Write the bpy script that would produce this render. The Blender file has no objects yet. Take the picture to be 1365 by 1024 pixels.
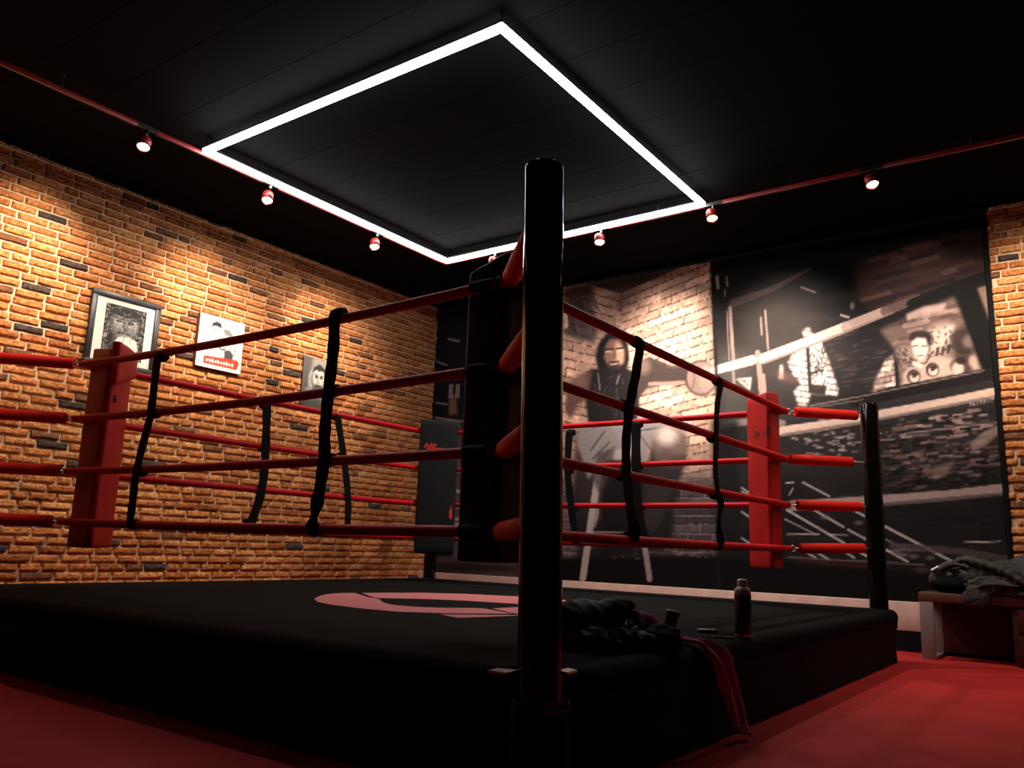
import bpy, bmesh, math, random
import numpy as np
from mathutils import Vector, Matrix, noise
from mathutils.bvhtree import BVHTree
random.seed(7)
rng = np.random.default_rng(11)
SC = bpy.context.scene
COL = SC.collection
PI = math.pi

# ------------------------------------------------------------------ camera
W, H = 1365, 1024
F = 1095.8
YAW, PITCH, ROLL = math.radians(36.1077), math.radians(11.1455), math.radians(2.0281)
CAM = Vector((-2.3007, -1.7068, 0.6394))
cy, sy = math.cos(YAW), math.sin(YAW)
FW = Vector((cy*math.cos(PITCH), sy*math.cos(PITCH), math.sin(PITCH)))
_r = Vector((sy, -cy, 0)); _u = _r.cross(FW)
RT = math.cos(ROLL)*_r + math.sin(ROLL)*_u
UP = -math.sin(ROLL)*_r + math.cos(ROLL)*_u
HR = Vector((sy, -cy, 0)); HF = Vector((cy, sy, 0))      # level right / forward of the view

def ray(q):
    return (FW*F + RT*(q[0]-W/2) - UP*(q[1]-H/2)).normalized()
def at_x(q, x): d = ray(q); return CAM + d*((x-CAM.x)/d.x)
def at_y(q, y): d = ray(q); return CAM + d*((y-CAM.y)/d.y)
def at_z(q, z): d = ray(q); return CAM + d*((z-CAM.z)/d.z)
def at_plane(q, p, n): d = ray(q); return CAM + d*((Vector(p)-CAM).dot(n)/d.dot(n))
def px(p):
    d = Vector(p)-CAM; z = d.dot(FW)
    return (W/2+F*d.dot(RT)/z, H/2-F*d.dot(UP)/z)

cd = bpy.data.cameras.new('camera'); co = bpy.data.objects.new('camera', cd); COL.objects.link(co)
cd.sensor_width = 36; cd.lens = F/W*36; cd.clip_start = 0.02
m = Matrix((( RT.x, UP.x, -FW.x, CAM.x), (RT.y, UP.y, -FW.y, CAM.y), (RT.z, UP.z, -FW.z, CAM.z), (0,0,0,1)))
co.matrix_world = m
SC.camera = co
SC.view_settings.view_transform = 'Standard'
SC.view_settings.look = 'None'
SC.view_settings.gamma = 1
SC.view_settings.use_curve_mapping = False
SC.view_settings.exposure = 0.0
wd = bpy.data.worlds.new('world'); SC.world = wd; wd.use_nodes = True
wd.node_tree.nodes['Background'].inputs[0].default_value = (1, .9, .85, 1)
wd.node_tree.nodes['Background'].inputs[1].default_value = 0.0015

# ------------------------------------------------------------------ key dimensions
ZM = 0.324                                     # top of the ring canvas
RX, RY = 3.15, 3.06                            # rope square
RZ = [1.586, 1.266, 0.966, 0.686]              # the four ropes, top first
WX, WY, ZC = 4.40, 4.257, 3.236                # mural wall, brick wall, ceiling
PX0, PX1, PY0, PY1 = -0.50, 3.61, -0.545, 3.54 # ring platform
YS, YP = 1.0, -1.135                           # mural seam, start of the brick pier

def s2l(c):
    c = np.asarray(c, float)/255.
    return np.where(c <= .04045, c/12.92, ((c+.055)/1.055)**2.4)

# ------------------------------------------------------------------ materials
def mat(name, col, rough=.6, metal=0, bump=0, bscale=60, var=0, vscale=8, emit=None, estr=0, coat=0, spec=.5, sheen=0, bdist=.004):
    mt = bpy.data.materials.new(name); mt.use_nodes = True
    nt = mt.node_tree; b = nt.nodes['Principled BSDF']
    b.inputs['Roughness'].default_value = rough; b.inputs['Metallic'].default_value = metal
    b.inputs['Specular IOR Level'].default_value = spec
    b.inputs['Coat Weight'].default_value = coat
    b.inputs['Sheen Weight'].default_value = sheen
    c = (*col, 1)
    b.inputs['Base Color'].default_value = c
    tc = nt.nodes.new('ShaderNodeTexCoord')
    if var:
        n = nt.nodes.new('ShaderNodeTexNoise'); n.inputs['Scale'].default_value = vscale; n.inputs['Detail'].default_value = 5
        nt.links.new(tc.outputs['Object'], n.inputs['Vector'])
        r = nt.nodes.new('ShaderNodeMapRange'); r.inputs[1].default_value=.3; r.inputs[2].default_value=.7
        r.inputs[3].default_value = 1-var; r.inputs[4].default_value = 1+var
        nt.links.new(n.outputs['Fac'], r.inputs[0])
        mx = nt.nodes.new('ShaderNodeVectorMath'); mx.operation='SCALE'; mx.inputs[0].default_value = col
        nt.links.new(r.outputs[0], mx.inputs['Scale']); nt.links.new(mx.outputs[0], b.inputs['Base Color'])
    if bump:
        n = nt.nodes.new('ShaderNodeTexNoise'); n.inputs['Scale'].default_value = bscale; n.inputs['Detail'].default_value = 4
        nt.links.new(tc.outputs['Object'], n.inputs['Vector'])
        bp = nt.nodes.new('ShaderNodeBump'); bp.inputs['Strength'].default_value = bump; bp.inputs['Distance'].default_value = bdist
        nt.links.new(n.outputs['Fac'], bp.inputs['Height']); nt.links.new(bp.outputs[0], b.inputs['Normal'])
    if emit:
        b.inputs['Emission Color'].default_value = (*emit,1); b.inputs['Emission Strength'].default_value = estr
    return mt

def attr_mat(name, rough=.6, bump=0, bscale=80, attr='paint', var=0, vscale=30, spec=.4, mult=1.0, bdist=.003):
    mt = bpy.data.materials.new(name); mt.use_nodes = True
    nt = mt.node_tree; b = nt.nodes['Principled BSDF']; b.inputs['Roughness'].default_value = rough
    b.inputs['Specular IOR Level'].default_value = spec
    a = nt.nodes.new('ShaderNodeAttribute'); a.attribute_name = attr
    out = a.outputs['Color']
    tc = nt.nodes.new('ShaderNodeTexCoord')
    if var or mult != 1:
        n = nt.nodes.new('ShaderNodeTexNoise'); n.inputs['Scale'].default_value = vscale; n.inputs['Detail'].default_value = 6
        nt.links.new(tc.outputs['Object'], n.inputs['Vector'])
        r = nt.nodes.new('ShaderNodeMapRange'); r.inputs[1].default_value=.3; r.inputs[2].default_value=.7
        r.inputs[3].default_value = mult*(1-var); r.inputs[4].default_value = mult*(1+var)
        nt.links.new(n.outputs['Fac'], r.inputs[0])
        mx = nt.nodes.new('ShaderNodeVectorMath'); mx.operation='SCALE'
        nt.links.new(out, mx.inputs[0]); nt.links.new(r.outputs[0], mx.inputs['Scale']); out = mx.outputs[0]
    nt.links.new(out, b.inputs['Base Color'])
    if bump:
        n = nt.nodes.new('ShaderNodeTexNoise'); n.inputs['Scale'].default_value = bscale; n.inputs['Detail'].default_value = 6
        nt.links.new(tc.outputs['Object'], n.inputs['Vector'])
        bp = nt.nodes.new('ShaderNodeBump'); bp.inputs['Strength'].default_value = bump; bp.inputs['Distance'].default_value = bdist
        nt.links.new(n.outputs['Fac'], bp.inputs['Height']); nt.links.new(bp.outputs[0], b.inputs['Normal'])
    return mt

M = {}
M['floor'] = mat('red_floor', (.37,.019,.018), .7, bump=.25, bscale=220, var=.14, vscale=3, spec=.12)
M['ceiling'] = mat('black_ceiling', (.0016,.0017,.0019), .95, spec=.05)
M['black_paint'] = mat('black_paint', (.005,.005,.0055), .85, spec=.1)
M['mortar'] = mat('mortar', (.60,.44,.29), .95, bump=.6, bscale=150, var=.2, vscale=25)
M['brick'] = attr_mat('brick', .9, bump=1.0, bscale=75, var=.55, vscale=48, spec=.12, bdist=.009)
M['mural'] = attr_mat('mural_print', .7, spec=.10)
M['print'] = attr_mat('poster_print', .5, spec=.3)
M['pale_board'] = mat('pale_board', (.58,.40,.35), .5, var=.12, vscale=9)
M['canvas'] = mat('black_canvas', (.0062,.0068,.007), .9, bump=.25, bscale=400, var=.15, vscale=5, spec=.05)
M['apron'] = mat('black_apron', (.008,.008,.009), .9, bump=.2, bscale=300, spec=.15)
M['logo'] = mat('dusty_red_print', (.52,.15,.155), .8, var=.06, vscale=20)
M['rope'] = mat('red_rope_vinyl', (.52,.006,.012), .55, spec=.15, bump=.15, bscale=120, var=.08, vscale=12)
M['sleeve'] = mat('red_foam_sleeve', (.75,.018,.011), .65, spec=.15, bump=.12, bscale=60)
M['red_pad'] = mat('red_pad_vinyl', (.42,.008,.008), .5, spec=.3, bump=.2, bscale=14, var=.06, bdist=.01)
M['black_pad'] = mat('black_pad_vinyl', (.006,.0062,.007), .45, spec=.25, bump=.3, bscale=14, bdist=.012)
M['slate_pad'] = mat('slate_pad_vinyl', (.0055,.0070,.0080), .6, spec=.2, bump=.25, bscale=12, bdist=.01)
M['strap'] = mat('black_webbing', (.005,.005,.0055), .8, spec=.12, bump=.4, bscale=500)
M['post'] = mat('black_gloss_steel', (.004,.004,.004), .10, spec=.32)
M['steel'] = mat('galvanised_steel', (.55,.54,.52), .35, metal=1)
M['dark_steel'] = mat('dark_steel', (.05,.05,.05), .35, metal=1)
M['hole'] = mat('foam_core', (.01,.008,.008), .9)
M['led'] = mat('led_diffuser', (.9,.9,.9), .4, emit=(1,.98,.96), estr=32.0)
M['led_body'] = mat('led_profile', (.02,.02,.02), .5)
M['track'] = mat('red_track', (.20,.004,.005), .4)
M['lamp_red'] = mat('red_lamp_housing', (.24,.010,.006), .4)
M['lens'] = mat('lamp_lens', (.9,.8,.6), .3, emit=(1,.80,.58), estr=16)
M['frame'] = mat('black_frame', (.018,.019,.024), .35)
M['matboard'] = mat('cream_mat_board', (.80,.74,.66), .8)
M['canvas_edge'] = mat('canvas_edge', (.10,.03,.02), .8)
M['jacket'] = mat('black_nylon', (.0026,.0026,.003), .55, spec=.12, bump=.35, bscale=26, bdist=.01)
M['puffer'] = mat('charcoal_puffer', (.036,.036,.035), .6, spec=.25, bump=.7, bscale=34, bdist=.016, var=.12)
M['lining'] = mat('black_lining', (.002,.002,.002), .8, spec=.08, bump=.3, bscale=30)
M['white_print'] = mat('white_print', (.75,.74,.72), .6)
M['towel'] = mat('magenta_towel', (.33,.004,.12), .95, bump=.6, bscale=260, var=.2, vscale=40, sheen=.2)
M['bottle'] = mat('black_bottle', (.006,.006,.006), .4)
M['bottle_steel'] = mat('bottle_steel', (.55,.52,.52), .45, metal=.15)
M['wood'] = mat('bench_wood', (.085,.022,.008), .5, var=.2, vscale=14)
M['dark_wood'] = mat('dark_red_wood', (.05,.008,.006), .6, spec=.2, var=.2, vscale=10)
M['leg_steel'] = mat('brushed_leg', (.24,.175,.17), .5, metal=.2)
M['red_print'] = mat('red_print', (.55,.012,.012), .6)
M['dark_print'] = mat('dark_print', (.10,.006,.006), .6)
M['plate'] = mat('black_plate', (.006,.004,.004), .8, spec=.15)
M['plate_line'] = mat('plate_lettering', (.85,.42,.36), .6)
M['banner'] = mat('red_banner', (.50,.05,.02), .7)
M['dull'] = mat('dull_grey_case', (.10,.09,.085), .5)

# ------------------------------------------------------------------ object helpers
def thing(name, label, cat, loc=(0,0,0), group=None):
    o = bpy.data.objects.new(name, None); COL.objects.link(o); o.location = loc
    o.empty_display_size = .05
    o['label'] = label; o['category'] = cat
    if group: o['group'] = group
    return o
def link(name, me, parent=None, label=None):
    o = bpy.data.objects.new(name, me); COL.objects.link(o)
    if parent is not None:
        o.parent = parent
        off = Vector(parent.location)
        pp = parent.parent
        while pp is not None: off += Vector(pp.location); pp = pp.parent
        me.transform(Matrix.Translation(-off))
    if label: o['label'] = label
    return o
def tag(o, label, cat, group=None):
    o['label'] = label; o['category'] = cat
    if group: o['group'] = group
    return o
def struct(o): o['kind'] = 'structure'; return o

class MB:
    """collects world-space geometry for one mesh"""
    def __init__(s): s.v=[]; s.f=[]; s.mi=[]; s.sm=[]
    def add(s, vs, fs, mi=0, smooth=False):
        b=len(s.v); s.v += [tuple(v) for v in vs]
        s.f += [tuple(b+i for i in f) for f in fs]; s.mi += [mi]*len(fs); s.sm += [smooth]*len(fs)
    def tube(s, path, r, seg=14, mi=0, cap=True):
        n=len(path); rr = r if isinstance(r,(list,tuple)) else [r]*n
        P=[Vector(p) for p in path]; vs=[]
        ref=None
        for i in range(n):
            t=(P[min(i+1,n-1)]-P[max(i-1,0)]).normalized()
            if ref is None:
                ref = Vector((0,0,1)) if abs(t.z)<.9 else Vector((1,0,0))
            a=(ref - t*ref.dot(t)).normalized(); ref=a; b=t.cross(a)
            for k in range(seg):
                an=2*PI*k/seg; vs.append(P[i]+(a*math.cos(an)+b*math.sin(an))*rr[i])
        fs=[]
        for i in range(n-1):
            for k in range(seg):
                k2=(k+1)%seg; fs.append((i*seg+k, i*seg+k2, (i+1)*seg+k2, (i+1)*seg+k))
        s.add(vs, fs, mi, True)
        if cap:
            s.add(vs[:seg], [tuple(range(seg))[::-1]], mi); s.add(vs[-seg:], [tuple(range(seg))], mi)
    def lathe(s, base, axis, prof, seg=32, mi=0, smooth=True):
        axis=Vector(axis).normalized(); ref=Vector((0,0,1)) if abs(axis.z)<.9 else Vector((1,0,0))
        a=(ref-axis*ref.dot(axis)).normalized(); b=axis.cross(a); base=Vector(base); vs=[]
        for (r,h) in prof:
            for k in range(seg):
                an=2*PI*k/seg; vs.append(base+axis*h+(a*math.cos(an)+b*math.sin(an))*r)
        fs=[]
        for i in range(len(prof)-1):
            for k in range(seg):
                k2=(k+1)%seg; fs.append((i*seg+k,i*seg+k2,(i+1)*seg+k2,(i+1)*seg+k))
        s.add(vs,fs,mi,smooth)
        if prof[0][0]>1e-4: s.add(vs[:seg],[tuple(range(seg))[::-1]],mi)
        if prof[-1][0]>1e-4: s.add(vs[-seg:],[tuple(range(seg))],mi)
    def box(s, c, size, bevel=0, ax=None, mi=0, seg=2, cuts=0, fn=None):
        """oriented box; ax = (X,Y,Z) axes; fn displaces local vertices"""
        bm=bmesh.new(); bmesh.ops.create_cube(bm,size=1)
        for v in bm.verts: v.co=Vector((v.co.x*size[0],v.co.y*size[1],v.co.z*size[2]))
        if bevel: bmesh.ops.bevel(bm,geom=bm.edges[:],offset=bevel,segments=seg,affect='EDGES',profile=.5)
        if cuts:
            bmesh.ops.subdivide_edges(bm,edges=[e for e in bm.edges if e.calc_length()>min(size)*.4],cuts=cuts,use_grid_fill=True)
        if fn:
            for v in bm.verts: v.co=Vector(fn(v.co))
        X,Y,Z = ax if ax else (Vector((1,0,0)),Vector((0,1,0)),Vector((0,0,1)))
        c=Vector(c); bm.verts.index_update()
        s.add([c+X*v.co.x+Y*v.co.y+Z*v.co.z for v in bm.verts],[tuple(v.index for v in f.verts) for f in bm.faces],mi,bool(bevel))
        bm.free()
    def torus(s, c, axis, R, r, seg=16, rs=8, mi=0):
        axis=Vector(axis).normalized(); ref=Vector((0,0,1)) if abs(axis.z)<.9 else Vector((1,0,0))
        a=(ref-axis*ref.dot(axis)).normalized(); b=axis.cross(a); c=Vector(c); vs=[]
        for i in range(seg):
            an=2*PI*i/seg; d=a*math.cos(an)+b*math.sin(an)
            for k in range(rs):
                bn=2*PI*k/rs; vs.append(c+d*(R+r*math.cos(bn))+axis*r*math.sin(bn))
        fs=[(i*rs+k,((i+1)%seg)*rs+k,((i+1)%seg)*rs+(k+1)%rs,i*rs+(k+1)%rs) for i in range(seg) for k in range(rs)]
        s.add(vs,fs,mi,True)
    def ribbon(s, path, wid, side, thick, mi=0, normal=None):
        """flat strap: path points, width vector(s) 'side', thickness across"""
        n=len(path); P=[Vector(p) for p in path]; vs=[]
        for i in range(n):
            w = wid[i] if isinstance(wid,(list,tuple)) else wid
            sd = Vector(side[i] if isinstance(side,list) else side).normalized()
            t=(P[min(i+1,n-1)]-P[max(i-1,0)]).normalized(); nn=t.cross(sd).normalized(); sd=nn.cross(t).normalized()
            for a,b in ((-1,-1),(1,-1),(1,1),(-1,1)): vs.append(P[i]+sd*w*.5*a+nn*thick*.5*b)
        fs=[(i*4+k,i*4+(k+1)%4,(i+1)*4+(k+1)%4,(i+1)*4+k) for i in range(n-1) for k in range(4)]
        fs += [(3,2,1,0),((n-1)*4,(n-1)*4+1,(n-1)*4+2,(n-1)*4+3)]
        s.add(vs,fs,mi,False)
    def build(s, name, mats, parent=None, label=None):
        me=bpy.data.meshes.new(name); me.from_pydata(s.v,[],s.f)
        for mm in (mats if isinstance(mats,(list,tuple)) else [mats]): me.materials.append(mm)
        me.polygons.foreach_set('material_index',s.mi); me.polygons.foreach_set('use_smooth',s.sm)
        me.update()
        bm=bmesh.new(); bm.from_mesh(me); bmesh.ops.recalc_face_normals(bm,faces=bm.faces[:]); bm.to_mesh(me); bm.free()
        return link(name, me, parent, label)
    def bvh(s): return BVHTree.FromPolygons(s.v, s.f)

def fillet(path, n=10, f=.25):
    return path
def smooth_path(pts, n=8):
    """Catmull-Rom"""
    P=[Vector(p) for p in pts]; P=[P[0]*2-P[1]]+P+[P[-1]*2-P[-2]]; out=[]
    for i in range(1,len(P)-2):
        for k in range(n):
            t=k/n; a,b,c,d=P[i-1],P[i],P[i+1],P[i+2]
            out.append(.5*((2*b)+(c-a)*t+(2*a-5*b+4*c-d)*t*t+(3*b-a-3*c+d)*t**3))
    out.append(P[-2]); return out

def copy_tree(o, parent=None):
    c=o.copy(); COL.objects.link(c)
    if parent is not None: c.parent=parent
    for ch in list(o.children): copy_tree(ch,c)
    return c

# ------------------------------------------------------------------ painter for the printed pictures (numpy raster -> point colours)
class Paint:
    def __init__(s, x0,y0,x1,y1, sc, bg):
        s.x0,s.y0,s.sc=x0,y0,sc
        s.w,s.h=int((x1-x0)*sc),int((y1-y0)*sc)
        s.a=np.empty((s.h,s.w,3)); s.a[:]=bg
        s.X,s.Y=np.meshgrid((np.arange(s.w)+.5)/sc+x0,(np.arange(s.h)+.5)/sc+y0)
    def blend(s, mask, c):
        c=np.asarray(c,float)
        s.a += mask[...,None]*(c-s.a)
    @staticmethod
    def blur(m, r):
        r=int(round(r))
        if r<1: return m
        for ax in (0,1):
            for _ in range(2):
                p=np.pad(m,[(r+1,r) if k==ax else (0,0) for k in (0,1)],mode='edge')
                c=np.cumsum(p,axis=ax)
                if ax==0: m=(c[2*r+1:]-c[:-2*r-1])/(2*r+1)
                else: m=(c[:,2*r+1:]-c[:,:-2*r-1])/(2*r+1)
        return m
    def win(s, xa,ya,xb,yb):
        i0=max(0,int((xa-s.x0)*s.sc)-2); i1=min(s.w,int((xb-s.x0)*s.sc)+3)
        j0=max(0,int((ya-s.y0)*s.sc)-2); j1=min(s.h,int((yb-s.y0)*s.sc)+3)
        return (slice(j0,max(j1,j0)),slice(i0,max(i1,i0)))
    def put(s, wn, m, c):
        if m.size==0: return
        v=s.a[wn]; v += m[...,None]*(np.asarray(c,float)-v)
    def pmask(s, pts, soft=.6):
        m=np.zeros((s.h,s.w),bool); n=len(pts)
        for i in range(n):
            (xa,ya),(xb,yb)=pts[i],pts[(i+1)%n]
            if ya==yb: continue
            cr=((s.Y>min(ya,yb))&(s.Y<=max(ya,yb)))
            xi=xa+(s.Y-ya)*(xb-xa)/(yb-ya)
            m ^= cr&(s.X<xi)
        return s.blur(m.astype(float), soft*s.sc)
    def poly(s, pts, c, soft=.6, al=1):
        xs=[p[0] for p in pts]; ys=[p[1] for p in pts]; pd=soft*4+3
        wn=s.win(min(xs)-pd,min(ys)-pd,max(xs)+pd,max(ys)+pd); X,Y=s.X[wn],s.Y[wn]
        if X.size==0: return
        m=np.zeros(X.shape,bool); n=len(pts)
        for i in range(n):
            (xa,ya),(xb,yb)=pts[i],pts[(i+1)%n]
            if ya==yb: continue
            m ^= ((Y>min(ya,yb))&(Y<=max(ya,yb)))&(X<xa+(Y-ya)*(xb-xa)/(yb-ya))
        s.put(wn, s.blur(m.astype(float),soft*s.sc)*al, c)
    def ell(s, cx,cyy,rx,ry, c, soft=.15, al=1, rot=0):
        R=max(rx,ry)*(1+soft*.6)+2; wn=s.win(cx-R,cyy-R,cx+R,cyy+R)
        dx,dy=s.X[wn]-cx,s.Y[wn]-cyy; cr,sr=math.cos(rot),math.sin(rot)
        u=(dx*cr+dy*sr)/rx; v=(-dx*sr+dy*cr)/ry
        d=np.sqrt(u*u+v*v); s.put(wn, np.clip((1-d)/max(soft,1e-3)+.5,0,1)*al, c)
    def line(s, pts, w, c, al=1, w2=None, soft=1.0):
        xs=[p[0] for p in pts]; ys=[p[1] for p in pts]; pd=max(w,w2 or 0)/2+soft+2
        wn=s.win(min(xs)-pd,min(ys)-pd,max(xs)+pd,max(ys)+pd); X,Y=s.X[wn],s.Y[wn]
        if X.size==0: return
        best=np.full(X.shape,1e9); n=len(pts)-1
        for i in range(n):
            (xa,ya),(xb,yb)=pts[i],pts[i+1]; dx,dy=xb-xa,yb-ya; L=dx*dx+dy*dy+1e-9
            t=np.clip(((X-xa)*dx+(Y-ya)*dy)/L,0,1)
            ww = w if w2 is None else w+(w2-w)*(i+t)/n
            best=np.minimum(best, np.hypot(X-xa-t*dx, Y-ya-t*dy)-ww/2)
        s.put(wn, np.clip(.5-best/soft,0,1)*al, c)
    def noise(s, cell, oct=3):
        out=np.zeros((s.h,s.w)); amp=1; tot=0
        for o in range(oct):
            cx=cell*s.sc/(2**o) if not isinstance(cell,tuple) else cell[0]*s.sc/(2**o)
            cyy=cx if not isinstance(cell,tuple) else cell[1]*s.sc/(2**o)
            gw,gh=int(s.w/cx)+3,int(s.h/cyy)+3; g=rng.random((gh,gw))
            xx=np.arange(s.w)/cx; yy=np.arange(s.h)/cyy
            xi,yi=xx.astype(int),yy.astype(int); fx,fy=xx-xi,yy-yi; fx=fx*fx*(3-2*fx); fy=fy*fy*(3-2*fy)
            A=g[yi][:,xi]; B=g[yi][:,xi+1]; Cc=g[yi+1][:,xi]; D=g[yi+1][:,xi+1]
            out+=amp*((A*(1-fx)+B*fx)*(1-fy)[:,None]+(Cc*(1-fx)+D*fx)*fy[:,None]); tot+=amp; amp*=.5
        return out/tot
    def quad_uv(s, q):
        """u,v of every raster point inside the quad TL,TR,BR,BL"""
        A=[];B=[]
        for (x,y),(u,v) in zip(q,((0,0),(1,0),(1,1),(0,1))):
            A.append([x,y,1,0,0,0,-u*x,-u*y]);B.append(u); A.append([0,0,0,x,y,1,-v*x,-v*y]);B.append(v)
        h=np.linalg.solve(np.array(A,float),np.array(B,float))
        d=h[6]*s.X+h[7]*s.Y+1
        return (h[0]*s.X+h[1]*s.Y+h[2])/d,(h[3]*s.X+h[4]*s.Y+h[5])/d
    def bricks(s, q, rows, cols, brick, mortar, shadow, mask=None, var=.25, al=1, joint=.16):
        u,v=s.quad_uv(q); inside=(u>0)&(u<1)&(v>0)&(v<1)
        wob=(s.noise(6)-.5)*.5
        r=np.floor(v*rows+wob*.3); fv=v*rows+wob*.3-r
        cu=u*cols+.5*(r%2)+.23*np.sin(r*12.9); c=np.floor(cu); fu=cu-c
        hsh=np.modf(np.abs(np.sin(r*127.1+c*311.7)*43758.5))[0]
        t=np.asarray(brick,float)[None,None,:]*(1+var*(hsh-.5)*2)[...,None]*(1+.35*(s.noise(3)-.5))[...,None]
        jm=np.clip((np.maximum(joint-fv,0)*9+np.maximum(.05-fu,0)*25),0,1)
        sh=np.clip(np.maximum(fv-(1-.22),0)*8+np.maximum(fu-.95,0)*18,0,1)*(1-jm)*np.clip((s.noise(4)-.34)*6,0,1)
        t=t+(np.asarray(mortar,float)-t)*jm[...,None]; t=t+(np.asarray(shadow,float)-t)*sh[...,None]*.9
        mk=inside.astype(float)*al
        if mask is not None: mk=mk*mask
        s.a+=mk[...,None]*(t-s.a)
    def sample(s, x, y):
        fx=np.clip((np.asarray(x)-s.x0)*s.sc-.5,0,s.w-1.001); fy=np.clip((np.asarray(y)-s.y0)*s.sc-.5,0,s.h-1.001)
        i,j=fx.astype(int),fy.astype(int); a,b=(fx-i)[:,None],(fy-j)[:,None]
        A=s.a
        return (A[j,i]*(1-a)+A[j,i+1]*a)*(1-b)+(A[j+1,i]*(1-a)+A[j+1,i+1]*a)*b

def colour_points(me, cols):
    at=me.color_attributes.new('paint','FLOAT_COLOR','POINT')
    arr=np.ones((len(me.vertices),4),np.float32); arr[:,:3]=cols
    at.data.foreach_set('color',arr.ravel())

def grid_panel(name, o, U, V, lu, lv, nu, nv, thick, colfn, material, parent=None, label=None):
    """printed board: dense front grid (o + U*lu.. + V*lv..), sides going back by thick; colfn(world pts)->srgb"""
    o=Vector(o);U=Vector(U);V=Vector(V);N=U.cross(V).normalized()
    uu,vv=np.meshgrid(np.linspace(0,lu,nu+1),np.linspace(0,lv,nv+1))
    P=np.array(o)[None,:]+uu.reshape(-1,1)*np.array(U)[None,:]+vv.reshape(-1,1)*np.array(V)[None,:]
    n1=nu+1
    fs=[(j*n1+i,j*n1+i+1,(j+1)*n1+i+1,(j+1)*n1+i) for j in range(nv) for i in range(nu)]
    ring=[i for i in range(nu+1)]+[j*n1+nu for j in range(1,nv+1)]+[nv*n1+i for i in range(nu-1,-1,-1)]+[j*n1 for j in range(nv-1,0,-1)]
    b=len(P); back=P[ring]-np.array(N)[None,:]*thick; R=len(ring)
    fs+=[(ring[k],b+k,b+(k+1)%R,ring[(k+1)%R]) for k in range(R)]
    fs.append(tuple(b+k for k in range(R)))
    Pall=np.vstack([P,back])
    me=bpy.data.meshes.new(name); me.from_pydata(Pall.tolist(),[],fs); me.materials.append(material); me.update()
    colour_points(me, s2l(colfn(Pall,np.concatenate([uu.ravel(),uu.ravel()[ring]]),np.concatenate([vv.ravel(),vv.ravel()[ring]]))))
    return link(name, me, parent, label)

def px_np(P):
    d=P-np.array(CAM); z=d@np.array(FW)
    return W/2+F*(d@np.array(RT))/z, H/2-F*(d@np.array(UP))/z

# ================================================================== SETTING
fl=MB(); fl.box((0.2,0.4,-.05),(8.5,7.8,.1)); struct(fl.build('floor',M['floor']))
# ceiling of shallow black boards
ce=MB(); ce.box((0.2,0.4,ZC+.06),(8.5,7.8,.08))
for k in range(21):
    ce.box((-3.9+k*.4, .4, ZC+.012),(.396,7.8,.024))
struct(ce.build('ceiling',M['ceiling']))

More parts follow.
